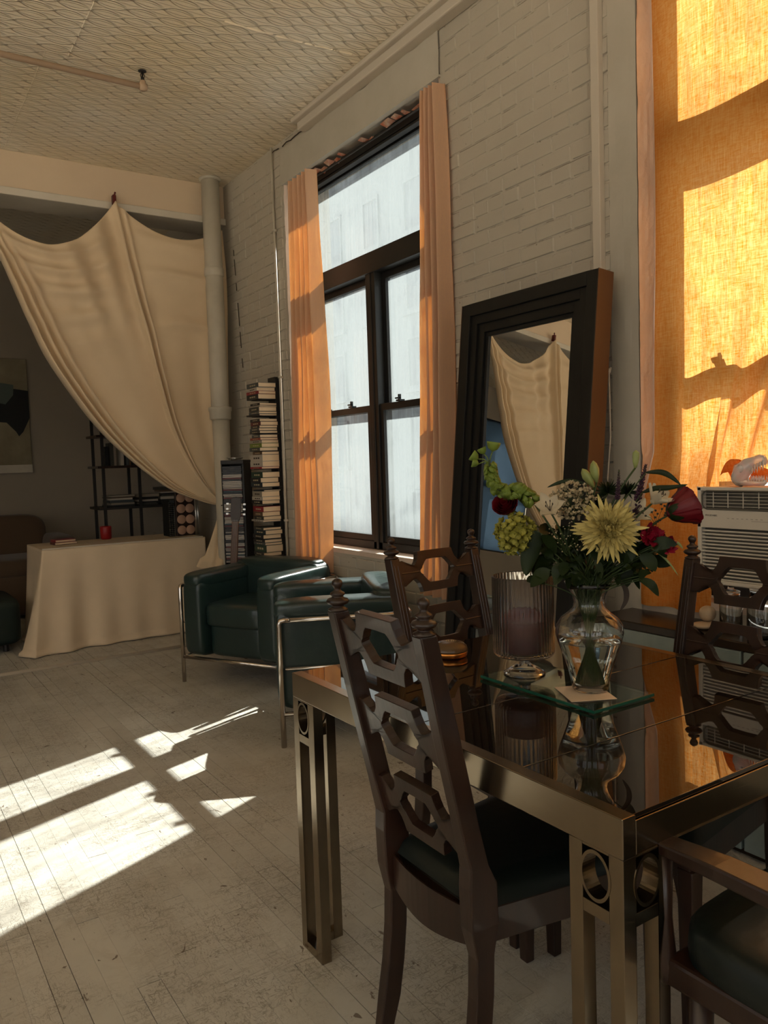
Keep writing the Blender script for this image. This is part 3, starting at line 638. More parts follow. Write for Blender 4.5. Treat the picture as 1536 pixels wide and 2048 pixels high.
# ------------------------------------------------------------------ orange window curtains
def fold_strip(ya, yb, X, nf, amp, ph, z0=.60, z1=3.13, flare=.0, seed=1, ruffle=True):
    def f(u, v):
        z = lerp(z1, z0, v)
        y0, y1 = ya(v), yb(v); y = lerp(y0, y1, u)
        am = amp*(.55+.45*v)
        x = X - am*math.sin(u*nf*2*PI+ph+.7*math.sin(v*3+seed)) - .008*noise.noise(Vector((u*6, v*5, seed)))
        y += .006*math.sin(v*9+u*5+seed)
        return (x, y, z)
    return f
lc = MB(); lc.grid(fold_strip(lambda v: 4.695+.07*v, lambda v: 4.43-.03*v-.02*math.sin(v*PI), 2.47, 4.6, .062, .5), 90, 60)
tag(lc.obj('window_curtain', M['peach'], smooth=True), 'narrow orange curtain at the left side of the tall bare window, above the armchair', 'curtain')
rc = MB(); rc.grid(fold_strip(lambda v: 3.225+.11*v+.01*math.cos(v*6), lambda v: 3.105-.02*v, 2.455, 3.6, .058, 2.0, z1=3.115, seed=4), 80, 60)
tag(rc.obj('window_curtain', M['peach'], smooth=True), 'narrow orange curtain at the right side of the tall bare window, beside the mirror', 'curtain')
def small(u, v):
    z = lerp(3.09, 2.45, v); w = .16*(1-v)**.6+.01
    return (2.545-.02*math.sin(u*9+2), 3.21+u*w+.01*math.sin(v*8), z)
sm = MB(); sm.grid(small, 20, 30); sm.obj('curtain_corner', M['orange'], bpy.data.objects['window_curtain.001'], smooth=True)
rods = MB()
for (a, b) in WINS[:1]: rods.tube([(2.56, a+.01, 3.13), (2.56, b-.01, 3.13)], .006, 8)
tag(rods.obj('curtain_rod', M['iron'], smooth=True), 'thin dark curtain rod under the lintel of the bare window', 'rod')
# big curtain on the air conditioner's window, gathered over the machine
def big(u, z):
    yt = lerp(1.992, .02, u)
    g = max(0, min(1, (2.2-z)/1.0)); g = g*g*(3-2*g)
    yg = 1.992-u*1.53 if u < .19 else 1.70-1.35*((u-.19)/.81)**1.25
    y = lerp(yt, yg, g)
    x = 2.585 - .020*math.sin(u*19+.9*math.sin(z*2))*(1-.3*g) - .030*g*math.sin(u*52+1.5*z)*min(1, u*4) - .010*math.sin(u*83)*g
    x += .014*noise.noise(Vector((y*3, z*2, 5)))
    if u > .17: x -= .07*g**8
    if z < 1.3 and u < .2: x = lerp(x, 2.49 - .018*math.sin(u*60), min(1, (1.3-z)*4))
    return (x, y, z)
def zend(u): k = max(0, min(1, (u-.185)/.03)); return lerp(.72, 1.192, k*k*(3-2*k))
bc = MB(); bc.grid(lambda a, b: big(a, lerp(3.16, zend(a), b)), 260, 130)
bco = bc.obj('window_curtain', M['orange'], smooth=True); tag(bco, 'large glowing orange linen curtain pulled together above the air conditioner', 'curtain')
rf_ = MB()
def ruff(u, v):
    y = lerp(1.60, 1.02, u); a = v*PI
    return (2.49-.10*math.sin(a)*(.6+.4*math.sin(u*13))-.02, y, 1.205+.045*abs(math.sin(u*9+.5))*math.sin(a)+.018*math.sin(a*3+u*20)+.004)
rf_.grid(ruff, 70, 14); rf_.obj('gathered_ruffle', M['orange'], bco, smooth=True)
# ------------------------------------------------------------------ dining table
TX0, TX1, TY0, TY1, TH = .926, 1.842, .78, 1.872, .75
tb = thing('dining_table', 'brass framed dining table with dark smoked glass top and ring detailed legs', 'table', (0, 0, 0))
RW, RH = .030, .064
fr = MB(); fr.box(TX0, TX0+RW, TY0, TY1, TH-RH, TH); fr.box(TX1-RW, TX1, TY0, TY1, TH-RH, TH); fr.box(TX0+RW, TX1-RW, TY0, TY0+RW, TH-RH, TH-.0095); fr.box(TX0+RW, TX1-RW, TY1-RW, TY1, TH-RH, TH-.004)
fr.obj('frame_rail', M['brass'], tb, bevel=.0015)
for (y0, y1) in ((TY0+.004, 1.021), (1.024, 1.330), (1.333, TY1-.004)):
    MB().box(TX0+.0245, TX1-.0245, y0, y1, TH-.0085, TH-.0005).obj('glass_panel', M['glasstop'], tb, bevel=.001)
def leg(cx, cy, sx, sy, lab=None):
    w = .028; m = MB()
    def bx(ax, ay, z0, z1, lx=w, ly=w):
        x0, x1 = sorted((cx+sx*ax, cx+sx*(ax+lx))); y0, y1 = sorted((cy+sy*ay, cy+sy*(ay+ly))); m.box(x0, x1, y0, y1, z0, z1)
    bx(0, 0, 0, TH-RH); bx(0, .082, 0, TH-RH); bx(.082, 0, 0, TH-RH)
    for z0, z1 in ((.572, .594), (0, .024), (TH-RH-.004, TH-RH)): bx(0, w, z0, z1, w, .054); bx(w, 0, z0, z1, .054, w)
    lo = m.obj('leg', M['brass'], tb, bevel=.001)
    zc = .6395; r = .0265; prof = [(r, -.015), (r+.0045, -.015), (r+.0045, .015), (r, .015)]
    A = Matrix.Translation((cx+sx*.014, cy+sy*.055, zc)) @ Matrix.Rotation(PI/2, 4, 'Y') @ Matrix.Scale(1.35, 4, (1, 0, 0))
    B = Matrix.Translation((cx+sx*.055, cy+sy*.014, zc)) @ Matrix.Rotation(PI/2, 4, 'X') @ Matrix.Scale(1.35, 4, (0, 1, 0))
    for T in (A, B):
        g = MB(); n = 40; vs = []
        for (rr, z) in prof:
            for k in range(n): vs.append(T @ Vector((rr*math.cos(2*PI*k/n), rr*math.sin(2*PI*k/n), z)))
        g.add(vs, [((i % 4)*n+k, (i % 4)*n+(k+1) % n, ((i+1) % 4)*n+(k+1) % n, ((i+1) % 4)*n+k) for i in range(4) for k in range(n)])
        g.obj('ring', M['brass'], lo)
leg(TX0, TY0, 1, 1); leg(TX0, TY1, 1, -1); leg(TX1, TY0, -1, 1); leg(TX1, TY1, -1, -1)
# ------------------------------------------------------------------ side chairs
def finial(c, h=.070):
    p = [(.012, 0), (.020, .002), (.021, .006), (.013, .011), (.012, .014), (.021, .019), (.0245, .025), (.021, .031), (.013, .034), (.012, .037), (.016, .041), (.0155, .045), (.008, .050), (.0065, .055), (.0095, .060), (.012, .067), (.0105, .074), (.005, .079), (.0005, .081)]
    return MB().lathe([(r, z*h/.081) for r, z in p], 20, c)
def rung_loops():
    outer = []; inner = []
    # one quarter from the arm's end to the top plateau, mirrored into a closed loop of matched points
    o = [(.152, .0), (.152, .041), (.132, .041), (.125, .034), (.115, .024), (.102, .0195), (.088, .024), (.078, .036), (.073, .050), (.070, .066), (.036, .0665), (0, .0665)]
    i = [(.066, .0), (.0655, .002), (.0645, .005), (.062, .009), (.058, .013), (.054, .017), (.050, .022), (.046, .028), (.041, .033), (.036, .0375), (.02, .038), (0, .0385)]
    def full_(q):
        r = list(q); r += [(-x, y) for x, y in reversed(q[:-1])]; r += [(-x, -y) for x, y in q[1:]]; r += [(x, -y) for x, y in reversed(q[1:-1])]; return r
    return full_(o), full_(i)
RO, RI = rung_loops()
RAKE = [(0, .0), (.46, 0)]
def post_x(z):   # rear post centre line, x behind the seat, over height
    if z > .50: return -.004-(z-.50)*.227
    if z > .36: return -.004*(z-.36)/.14
    return -.055*((.36-z)/.36)**1.9
def half_w(z): return .149+.0085*max(0, (z-.46))/.6
def make_chair(label):
    t = thing('side_chair', label, 'chair', group='carved dining chairs')
    for s in (-1, 1):
        m = MB(); zs = [0, .05, .12, .2, .28, .36, .42, .46, .50, .54, .62, .8, .992]; n = len(zs); vs = []
        for z in zs:
            w = .0155 + (.004 if .36 < z < .56 else 0) - (.002 if z < .1 else 0); d = .021 + (.011 if .38 < z < .52 else 0) - (.003 if z > .8 else 0) - (.004 if z < .1 else 0)
            x, y = post_x(z), s*half_w(z)
            vs += [(x-d, y-w, z), (x+d, y-w, z), (x+d, y+w, z), (x-d, y+w, z)]
        m.add(vs, [(i*4+k, i*4+(k+1) % 4, (i+1)*4+(k+1) % 4, (i+1)*4+k) for i in range(n-1) for k in range(4)] + [(3, 2, 1, 0), tuple((n-1)*4+k for k in range(4))])
        p = m.obj('rear_post', M['walnut'], t, bevel=.003)
        fl_ = MB()
        for o_ in (-.006, .006): fl_.tube([(post_x(z)+.0205-(.003 if z > .8 else 0), s*half_w(z)+o_, z) for z in (.56, .7, .8, .97)], .0022, 6)
        fl_.obj('reeding', M['walnut'], p)
        finial((post_x(.99), s*half_w(.99), .990)).obj('finial', M['walnut'], p, smooth=True)
    for zc in (.940, .765, .590):
        sc_ = (half_w(zc)-.010)/.152
        T = Matrix.Translation((post_x(zc), 0, zc)) @ Matrix.Rotation(math.atan(-.227), 4, 'Y') @ Matrix(((0, 0, 1, 0), (1, 0, 0, 0), (0, 1, 0, 0), (0, 0, 0, 1)))
        r = MB().prism([(x*sc_ if abs(x) > .1 else x*.95, y) for x, y in RO], RI, T, .020).obj('back_lattice', M['walnut'], t, bevel=.0035)
        for s in (-1, 1): MB().tube([T @ Vector((x*s, y, .0105)) for x, y in ((.145*sc_, 0), (.072, 0))], .0022, 6).obj('carved_line', M['walnut'], r)
    ap = MB(); z0, z1 = .375, .445
    def rim(w, k):  # seat outline half
        return None
    ap.grid(lambda u, v: (-.012-.018*math.sin(PI*u), lerp(-.14, .14, u), lerp(z0-.018*math.sin(PI*u), z1, v)), 14, 2)
    ap.grid(lambda u, v: (.012-.010*math.sin(PI*u), lerp(-.14, .14, u), lerp(z0-.018*math.sin(PI*u), z1, v)), 14, 2)
    ap.obj('rear_apron', M['walnut'], t, solid=.004)
    a2 = MB()
    for s in (-1, 1): a2.add([(0, s*.150, z0), (.44, s*.215, z0), (.44, s*.215, z1), (0, s*.150, z1), (0, s*.128, z0), (.44, s*.193, z0), (.44, s*.193, z1), (0, s*.128, z1)], [(0, 1, 2, 3), (7, 6, 5, 4), (3, 2, 6, 7), (0, 4, 5, 1), (1, 5, 6, 2), (0, 3, 7, 4)])
    a2.box(.425, .447, -.215, .215, z0, z1); a2.obj('apron', M['walnut'], t, bevel=.003)
    se = MB()
    def seat(u, v):
        x = lerp(-.005, .45, u); hw = lerp(.150, .222, u); y = lerp(-hw, hw, v)
        e = min(1, 8*u)*min(1, 8*(1-u))*min(1, 8*v)*min(1, 8*(1-v)); e = e**.4
        return (x, y, .446+.042*e)
    se.grid(seat, 30, 30); se.box(0.0, .44, -.14, .14, .436, .45); se.obj('seat', M['seatleather'], t, smooth=True)
    for s in (-1, 1):
        l = MB(); x, y = .43, s*.203; l.add([(x-.02, y-.02, .40), (x+.02, y-.02, .40), (x+.02, y+.02, .40), (x-.02, y+.02, .40), (x-.014, y-.014, 0), (x+.012, y-.014, 0), (x+.012, y+.014, 0), (x-.014, y+.014, 0)], [(0, 1, 2, 3), (7, 6, 5, 4), (0, 4, 5, 1), (1, 5, 6, 2), (2, 6, 7, 3), (3, 7, 4, 0)])
        l.obj('front_leg', M['walnut'], t, bevel=.003)
    return t
ca = make_chair('dark carved wooden chair nearest the camera, at the table\'s left side')
cb_ = copy_tree(ca); cb_['label'] = 'carved wooden chair at the far end of the table, in front of the window'
cc = copy_tree(ca); cc['label'] = 'carved wooden chair on the window side, in front of the air conditioner'
def put(o, x, y, rz): o.location = (x, y, 0); o.rotation_euler = (0, 0, rz)
put(ca, .934, 1.274, math.radians(-1.2)); put(cb_, 1.578, 1.975, math.radians(-90+5)); cb_.scale = (1, 1.13, 1); put(cc, 1.875, 1.250, math.radians(181))
# armchair pulled up to the near end
ar = thing('carver_chair', 'dark armchair with slim wooden arms tucked under the near end of table', 'chair', (1.03, .78, 0), 0)
for s, x in ((0, .0), (1, .55)):
    a = MB(); a.add([(x-.017, .035, .687), (x+.02, .035, .687), (x+.024, -.10, .695), (x-.028, -.10, .695), (x-.03, -.45, .69), (x+.03, -.45, .69), (x-.017, .035, .668), (x+.02, .035, .668), (x+.024, -.10, .672), (x-.028, -.10, .672), (x-.03, -.45, .66), (x+.03, -.45, .66)],
        [(0, 1, 2, 3), (3, 2, 5, 4), (7, 6, 9, 8), (8, 9, 10, 11), (0, 6, 7, 1), (1, 7, 8, 2), (2, 8, 11, 5), (0, 3, 9, 6), (3, 4, 10, 9), (4, 5, 11, 10)]); a.obj('arm', M['walnut'], ar, bevel=.004)
    p = MB(); p.tube([(x, .01, .67), (x+.002, .012, .56), (x, .01, .485), (x, .0, .455)], [.017, .016, .022, .012], 12, flat=1); p.obj('arm_post', M['walnut'], ar, smooth=True)
    l = MB(); l.tube([(x+(.04 if not s else -.04), -.03, .48), (x+(.035 if not s else -.035), -.03, .12), (x+(.03 if not s else -.03), -.03, 0)], [.022, .016, .011], 12); l.obj('front_leg', M['walnut'], ar, smooth=True)
    l = MB(); l.tube([(x, -.48, .95), (x, -.44, .5), (x, -.50, 0)], [.016, .021, .014], 12); l.obj('rear_post', M['walnut'], ar, smooth=True)
MB().box(-.01, .56, -.46, .0, .455, .50).obj('seat_frame', M['walnut'], ar, bevel=.006)
MB().puff(.275, -.23, .52, .285, .235, .05, 6).obj('seat', M['seatleather'], ar, smooth=True)
MB().puff(.275, -.455, .76, .25, .03, .17, 6).obj('backrest', M['seatleather'], ar, smooth=True)
# ------------------------------------------------------------------ green leather armchairs
def make_arm(label, x, y, rz):   # local: x = width to the right (seen from the front), y = depth to the back
    t = thing('leather_armchair', label, 'armchair', (x, y, 0), rz, 'green leather tubular armchairs')
    w, d = .72, .61
    L = M['leather']
    MB().puff(w/2, d/2+.01, .275, w/2-.15, d/2-.03, .115, 9, 36).obj('base_cushion', L, t, smooth=True)
    MB().puff(w/2, d/2-.045, .415, w/2-.135, d/2-.055, .075, 7, 40).obj('seat_cushion', L, t, smooth=True)
    for x0 in (.085, w-.085):
        a = MB().puff(x0, d/2-.02, .405, .075, d/2-.0, .245, 8, 40).obj('arm_cushion', L, t, smooth=True)
        b = MB().puff(x0, d/2-.02, .625, .080, d/2+.004, .048, 4.5, 40).obj('arm_roll', L, a, smooth=True)
    MB().puff(w/2, d-.085, .435, w/2-.02, .085, .262, 8, 40).obj('back_cushion', L, t, smooth=True)
    MB().puff(w/2, d-.085, .665, w/2-.05, .082, .050, 4, 40).obj('back_roll', L, t, smooth=True)
    r = .0125; o_ = -.012; c = .05
    for x0 in (o_, w-o_):
        sx = 1 if x0 < .3 else -1
        g = MB(); g.tube([(x0, .0, 0), (x0, .0, .575), (x0, .006, .588), (x0, .02, .59), (x0, .05, .59)], r, 12); g.obj('leg', M['chrome'], t, smooth=True)
        g = MB(); g.tube([(x0, d-.01, 0), (x0, d-.01, .59)], r, 12); g.obj('leg', M['chrome'], t, smooth=True)
    for z, rr in ((.59, .0125), (.365, .008)):
        g = MB(); g.tube([(o_, .02, z), (o_, d-.03, z), (o_+.02, d+.0, z), (w/2, d+.005, z), (w-o_-.02, d, z), (w-o_, d-.03, z), (w-o_, .02, z)], rr, 10); g.obj('side_tube', M['chrome'], t, smooth=True)
    g = MB(); g.tube([(o_, 0, .155), (w-o_, 0, .155)], .011, 10); g.tube([(o_, d-.01, .155), (w-o_, d-.01, .155)], .011, 10); g.tube([(o_, 0, .155), (o_, d-.01, .155)], .011, 10); g.tube([(w-o_, 0, .155), (w-o_, d-.01, .155)], .011, 10)
    g.obj('base_tube', M['chrome'], t, smooth=True)
    return t
make_arm('dark green leather armchair facing the room, further back beside the draped table', 1.59, 4.66, math.atan2(-.88, .47))
a2 = make_arm('dark green leather armchair seen from its side, just behind the dining table', 1.875, 3.922, math.atan2(-.9, -.43))
# ------------------------------------------------------------------ leaning mirror
th = math.atan2(.205, 1.995)
mr = thing('floor_mirror', 'large mirror with wide stepped black frame leaning on the brick wall', 'mirror', (2.225, 2.065, .0), 0)
mr.rotation_euler = (0, th, 0)
MW, MH, D = .80, 2.0, .070
for (w0, w1, x0) in ((0, .055, -.070), (.055, .095, -.058), (.095, .135, -.047), (.135, .152, -.036)):
    m = MB(); m.box(x0, .0, w0, w1, w0, MH-w0); m.box(x0, .0, MW-w1, MW-w0, w0, MH-w0); m.box(x0, .0, w1, MW-w1, w0, w1); m.box(x0, .0, w1, MW-w1, MH-w1, MH-w0)
    m.obj('frame_step', M['mframe'], mr, bevel=.002)
s = MB(); s.box(-.071, .012, -.004, .0, 0, MH); s.box(-.071, .012, MW, MW+.004, 0, MH); so_ = s.obj('frame_side', M['mside'], mr); so_['label'] = 'brown outer edge of the frame'
MB().box(-.028, -.022, .14, MW-.14, .14, MH-.14).obj('mirror_glass', M['mirror'], mr)
# ------------------------------------------------------------------ console below the second window
cs = thing('radiator_console', 'low console with grey green marble front and dark top under the glowing window', 'console', (2.285, .25, 0))
MB().box(0, .222, 0, 1.80, .665, .695).obj('top', M['darktop'], cs, bevel=.004)
for k, (a, b) in enumerate(((.0, .62), (.63, 1.19), (1.20, 1.80))): MB().box(.0, .02, a, b, .02, .664).obj('front_panel', M['marble'], cs, bevel=.003)
MB().box(.02, .22, 0, 1.80, 0, .664).obj('carcass', M['darktop'], cs)
# air conditioner
AX, AY0, AY1, AZ0, AZ1 = 2.30, 1.045, 1.610, .868, 1.182
ac = thing('air_conditioner', 'off white window air conditioner with louvred front under the gathered curtain', 'appliance', (0, 0, 0))
MB().box(AX+.03, 2.62, AY0+.01, AY1-.01, AZ0+.005, AZ1-.002).obj('housing', M['white'], ac, bevel=.006)
for (q0, q1) in ((.36, AY0+.008), (AY1-.008, 1.92)):
    sp_ = MB(); y = q0
    while y < q1-.01: sp_.box(2.60, 2.612+.004*(int(y*50) % 2), y, min(y+.021, q1), .812, 1.20); y += .02
    sp_.obj('sun_block_panel', M['white'], ac)  # unseen fillers added to keep sun from leaking past the unit
f = MB(); f.box(AX, AX+.035, AY0, AY1, AZ1-.012, AZ1); f.box(AX, AX+.035, AY0, AY1, AZ1-.132, AZ1-.070)
f.box(AX, AX+.035, AY1-.014, AY1, AZ0, AZ1); f.box(AX, AX+.035, AY0, AY0+.014, AZ0, AZ1); f.box(AX, AX+.035, AY0, AY1, AZ0, AZ0+.012)
f.obj('front_bezel', M['white'], ac, bevel=.002)
MB().box(AX+.028, AX+.032, AY0+.01, AY1-.01, AZ1-.072, AZ1-.010).obj('vent_recess', M['grille'], ac)
g = MB()
for k in range(5): z = AZ1-.020-k*.0105; g.box(AX+.004, AX+.008, AY0+.03, AY1-.022, z-.0006, z+.0006)
for k in range(9): y = AY1-.055-k*.052; g.box(AX+.004, AX+.008, y-.0006, y+.0006, AZ1-.066, AZ1-.016)
g.obj('vent_grille', M['white'], ac)
e = MB()   # rounded dark surround of the outlet
pts = [(AX-.001, AY1-.020, AZ1-.026), (AX-.001, AY1-.026, AZ1-.016), (AX-.001, AY1-.036, AZ1-.012), (AX-.001, AY0+.03, AZ1-.012)]
e.tube(pts, .0028, 6); e.tube([(AX-.001, AY1-.020, AZ1-.026), (AX-.001, AY1-.020, AZ1-.058), (AX-.001, AY1-.026, AZ1-.067), (AX-.001, AY1-.036, AZ1-.071), (AX-.001, AY0+.03, AZ1-.071)], .0028, 6); e.obj('outlet_surround', M['grille'], ac)
n = 0; z = AZ1-.139
while z > AZ0+.016:
    l = MB(); l.add([(AX+.002, AY0+.016, z), (AX+.002, AY1-.016, z), (AX+.012, AY1-.016, z-.0065), (AX+.012, AY0+.016, z-.0065), (AX+.002, AY0+.016, z-.0045), (AX+.002, AY1-.016, z-.0045), (AX+.012, AY1-.016, z-.009), (AX+.012, AY0+.016, z-.009)], [(0, 1, 2, 3), (7, 6, 5, 4), (0, 4, 5, 1), (1, 5, 6, 2), (2, 6, 7, 3), (3, 7, 4, 0)])
    l.obj('louvre', M['white'], ac); z -= .0112
MB().box(AX+.022, AX+.028, AY0+.012, AY1-.012, AZ0+.012, AZ1-.132).obj('louvre_back', M['grille'], ac)
def text(body, size, loc, rot, m, parent, name='lettering', ext=.0004, align='LEFT'):
    c = bpy.data.curves.new(name, 'FONT'); c.body = body; c.size = size; c.extrude = ext; c.align_x = align
    o = bpy.data.objects.new(name, c); C.objects.link(o); o.location = loc; o.rotation_euler = rot; c.materials.append(m)
    bpy.context.view_layer.update(); me = bpy.data.meshes.new_from_object(o.evaluated_get(bpy.context.evaluated_depsgraph_get())); n_ = bpy.data.objects.new(name, me); C.objects.link(n_); n_.location = loc; n_.rotation_euler = rot; n_.parent = parent; bpy.data.objects.remove(o); n_.name = name; return n_
text('FRIGIDAIRE', .0085, (AX-.0006, AY1-.030, AZ1-.094), (PI/2, 0, -PI/2), M['ink2'], ac)
k_ = MB()
for j in range(8): k_.box(AX-.0008, AX+.001, AY1-.115-j*.016, AY1-.108-j*.016, AZ1-.100, AZ1-.0985)
k_.box(AX-.0008, AX+.001, AY1-.25, AY1-.19, AZ1-.106, AZ1-.105); k_.obj('control_marks', M['ink2'], ac)
# glass dinosaur skull
ds = thing('glass_skull', 'clear glass dinosaur skull with open toothy jaws on top of the air conditioner', 'ornament', (2.36, 1.482, 1.183), -PI/2)
ds.scale = (.88, .88, 1.02)
def loft(mb, secs, n=18):   # (x, z, ry, rz)
    vs = []
    for (x, z, ry, rz) in secs:
        for k in range(n):
            t = 2*PI*k/n; bmp = 1+.10*math.sin(3*t+x*90)+.06*math.sin(5*t-x*120); vs.append((x, ry*math.cos(t)*bmp, z+rz*math.sin(t)*bmp))
    mb.add(vs, [(i*n+k, i*n+(k+1) % n, (i+1)*n+(k+1) % n, (i+1)*n+k) for i in range(len(secs)-1) for k in range(n)] + [tuple(range(n-1, -1, -1)), tuple((len(secs)-1)*n+k for k in range(n))])
m = MB(); loft(m, [(-.036, .030, .016, .022), (-.030, .035, .030, .034), (-.014, .040, .034, .040), (.006, .050, .032, .036), (.024, .062, .028, .026), (.042, .074, .022, .019), (.060, .082, .019, .017), (.076, .082, .016, .015), (.086, .077, .009, .009)])
m.obj('cranium', M['frost'], ds, smooth=True)
m = MB(); loft(m, [(-.016, .014, .022, .013), (.010, .012, .020, .010), (.035, .010, .017, .009), (.060, .010, .015, .009), (.078, .012, .011, .009), (.086, .014, .005, .006)]); m.obj('lower_jaw', M['frost'], ds, smooth=True)
for s in (-1, 1):
    for j in range(6):
        x = .030+j*.0105; m = MB(); zt = .060+.018*(x-.03)/.05
        m.tube([(x, s*.015, zt), (x+.002, s*.016, zt-.019-.005*(j % 2))], [.0042, .0006], 6); m.obj('tooth', M['frost'], ds, smooth=True)
        m = MB(); m.tube([(x-.004, s*.013, .016), (x-.003, s*.014, .034)], [.0040, .0006], 6); m.obj('tooth', M['frost'], ds, smooth=True)
    m = MB(); m.lathe([(.012, -.003), (.013, .0), (.009, .003)], 14, T=Matrix.Translation((.004, s*.029, .056)) @ Matrix.Rotation(PI/2, 4, 'X')); m.obj('eye_socket', M['frost'], ds, smooth=True)
# things on the console
def stone(px_, py_, X, r, sc3, lab):
    p = at_x(px_, py_, X); m = MB(); n = 20
    m.puff(0, 0, 0, r*sc3[0], r*sc3[1], r*sc3[2], 2.2, 24)
    o = m.obj('stone_egg', M['stone'], smooth=True, loc=(p.x, p.y, .695+r*sc3[2]+0)); tag(o, lab, 'ornament'); return o
s1 = stone(1415, 1225, 2.40, .027, (1, 1, 1), 'round tan stone ball resting on flat stones, seen through chair back'); s1.location.z = .695+.022+.026
stone(1405, 1250, 2.37, .034, (1, 1, .34), 'flat oval tan stone at the front of the console pile'); stone(1424, 1243, 2.41, .030, (1, 1, .36), 'small flat tan stone under the stone ball, right of the oval one')
def jar(px_, X, r, h, lab):
    p = at_x(px_, 1240, X); root = thing('glass_jar', lab, 'jar', (X, p.y, .695))
    m = MB(); m.lathe([(r*.6, 0), (r*.95, .004), (r, .02), (r, h*.8), (r*.8, h*.9), (r*.78, h), (r*.74, h), (r*.76, h*.9), (r*.95, h*.79), (r*.95, .02), (r*.6, .008)], 28); m.obj('body', M['clear'], root, smooth=True)
    m = MB(); m.lathe([(r*.8, h+.001), (r*.82, h+.012), (r*.3, h+.018), (r*.2, h+.03), (.001, h+.032)], 24); m.obj('lid', M['clear'], root, smooth=True); return root
jar(1462, 2.40, .036, .125, 'tall clear glass jar with lid on console, left of pair'); jar(1522, 2.37, .042, .150, 'larger clear glass jar with lid on console, right of pair')
bx_ = MB(); bx_.box(0, .09, 0, .16, 0, .11); o = bx_.obj('white_box', M['white'], bevel=.004, loc=(2.41, 1.18, .695)); tag(o, 'pale box with small dark marks behind the glass jars, below the air conditioner', 'box')
# ------------------------------------------------------------------ on the table
tr = MB(); tr.box(1.268, 1.463, 1.140, 1.505, .7520, .7590); gt = tr.obj('glass_tray', M['green_glass'], bevel=.001); tag(gt, 'thin clear glass slab with green edge on the dark table', 'tray')
eg = MB(); eg.box(1.2665, 1.268, 1.14, 1.505, .7525, .7585); eg.box(1.2665, 1.4645, 1.1385, 1.14, .7525, .7585); eg.box(1.463, 1.4645, 1.14, 1.505, .7525, .7585); eg.box(1.2665, 1.4645, 1.505, 1.5065, .7525, .7585); eg.obj('green_edge', M['gedge'], gt)
cdp = (1.345, 1.235)
cd_ = MB(); T = Matrix.Translation((*cdp, 0)) @ Matrix.Rotation(math.radians(-27), 4, 'Z'); cd_.box(-.052, .052, -.058, .058, .7600, .7612, T); tag(cd_.obj('note_card', M['paper']), 'cream paper card lying under the flower vase', 'card')
hc = thing('candle_holder', 'ribbed footed glass hurricane holding a burgundy pillar candle', 'candle holder', (1.362, 1.449, .7595))
MB().lathe([(.0495, 0), (.052, .001), (.052, .003), (.036, .013), (.018, .023), (.0135, .029), (.0135, .045), (.020, .0505), (.001, .0505), (.001, .024), (.014, .020), (.034, .010), (.0475, .001)], 40).obj('foot', M['clear'], hc, smooth=True)
MB().lathe([(.070, .048), (.0745, .054), (.0755, .06), (.0755, .245), (.0735, .247), (.0718, .245), (.0715, .062), (.066, .054), (.02, .051)], 240, flute=.011, fn=44).obj('ribbed_glass', M['ribglass'], hc, smooth=True)
MB().lathe([(.001, .056), (.054, .056), (.056, .06), (.056, .128), (.052, .130), (.046, .124), (.001, .122)], 40).obj('candle', M['wax'], hc, smooth=True)
w = MB(); w.tube([(0, 0, .122), (.001, .001, .138)], .0012, 6); w.obj('wick', M['ink'], hc)
dk = thing('domed_tin', 'small round domed tin with perforated top and copper rim on the dark table', 'tin', (1.352, 1.735, .7500))
MB().lathe([(.040, 0), (.046, .003), (.048, .012), (.047, .017)], 40).obj('base', M['copper'], dk, smooth=True)
MB().lathe([(.049, .017), (.049, .020), (.046, .030), (.036, .039), (.020, .043), (.001, .044)], 40).obj('dome', M['amber'], dk, smooth=True)
hs = MB()
for r_ in range(1, 5):
    for k in range(r_*7): a = 2*PI*k/(r_*7); q = r_*.0055; hs.lathe([(.0014, 0), (.001, .0012)], 6, (q*math.cos(a), q*math.sin(a), .0438-.0022*(r_/4)**2*1.3))
ho = hs.obj('perforations', M['cream'], dk); ho['kind'] = 'stuff'
# vase
VX, VY, VZ = 1.374, 1.245, .7618
va = thing('flower_vase', 'clear bulbous glass vase half filled with water, holding the bouquet', 'vase', (VX, VY, VZ))
VP = [(.038, 0), (.041, .004), (.043, .02), (.050, .05), (.062, .085), (.072, .112), (.0765, .132), (.0745, .150), (.064, .166), (.048, .178), (.0365, .190), (.034, .203), (.037, .218), (.045, .235), (.0545, .249)]
MB().lathe(VP + [(.052, .249)] + [(r-.0028, z) for r, z in reversed(VP[1:-1])] + [(.036, .010), (.001, .008)], 56).obj('glass', M['clear'], va, smooth=True)
MB().lathe([(.001, .0105)] + [(max(r-.0030, .001), z) for r, z in VP if .015 < z < .119] + [(.0700, .119), (.001, .119)], 56).obj('water', M['water'], va, smooth=True)
RV0 = math.hypot(VX, VY)
Vc = Vector((VX, VY, 0))
def fp(x, y, dd=0): return at_r(x, y, RV0+dd)
def bez(a, b, c, n=14): return [(1-t)**2*a+2*t*(1-t)*b+t*t*c for t in [i/n for i in range(n+1)]]
stem_i = [0]
def stem(head, r=.0022, base=True, wob=0):
    i = stem_i[0]; stem_i[0] += 1; rnd = random.Random(i)
    a = rnd.uniform(0, 2*PI); mouth = Vector((VX+.022*math.cos(a), VY+.022*math.sin(a), VZ+.20))
    dirn = (head-mouth); 
    foot = Vector((VX-.026*math.cos(a+.3), VY-.026*math.sin(a+.3), VZ+.013))
    m = MB(); up = mouth+Vector((dirn.x*.15, dirn.y*.15, dirn.z*.55))
    m.tube([foot] + bez(mouth, up, head, 10), r, 7); return m
def flower(name, label, cat='flower', group=None): return thing(name, label, cat, (0, 0, 0), 0, group)
def frame_to(d):   # basis with z along d
    return Vector(d).normalized().to_track_quat('Z', 'Y').to_matrix().to_4x4()
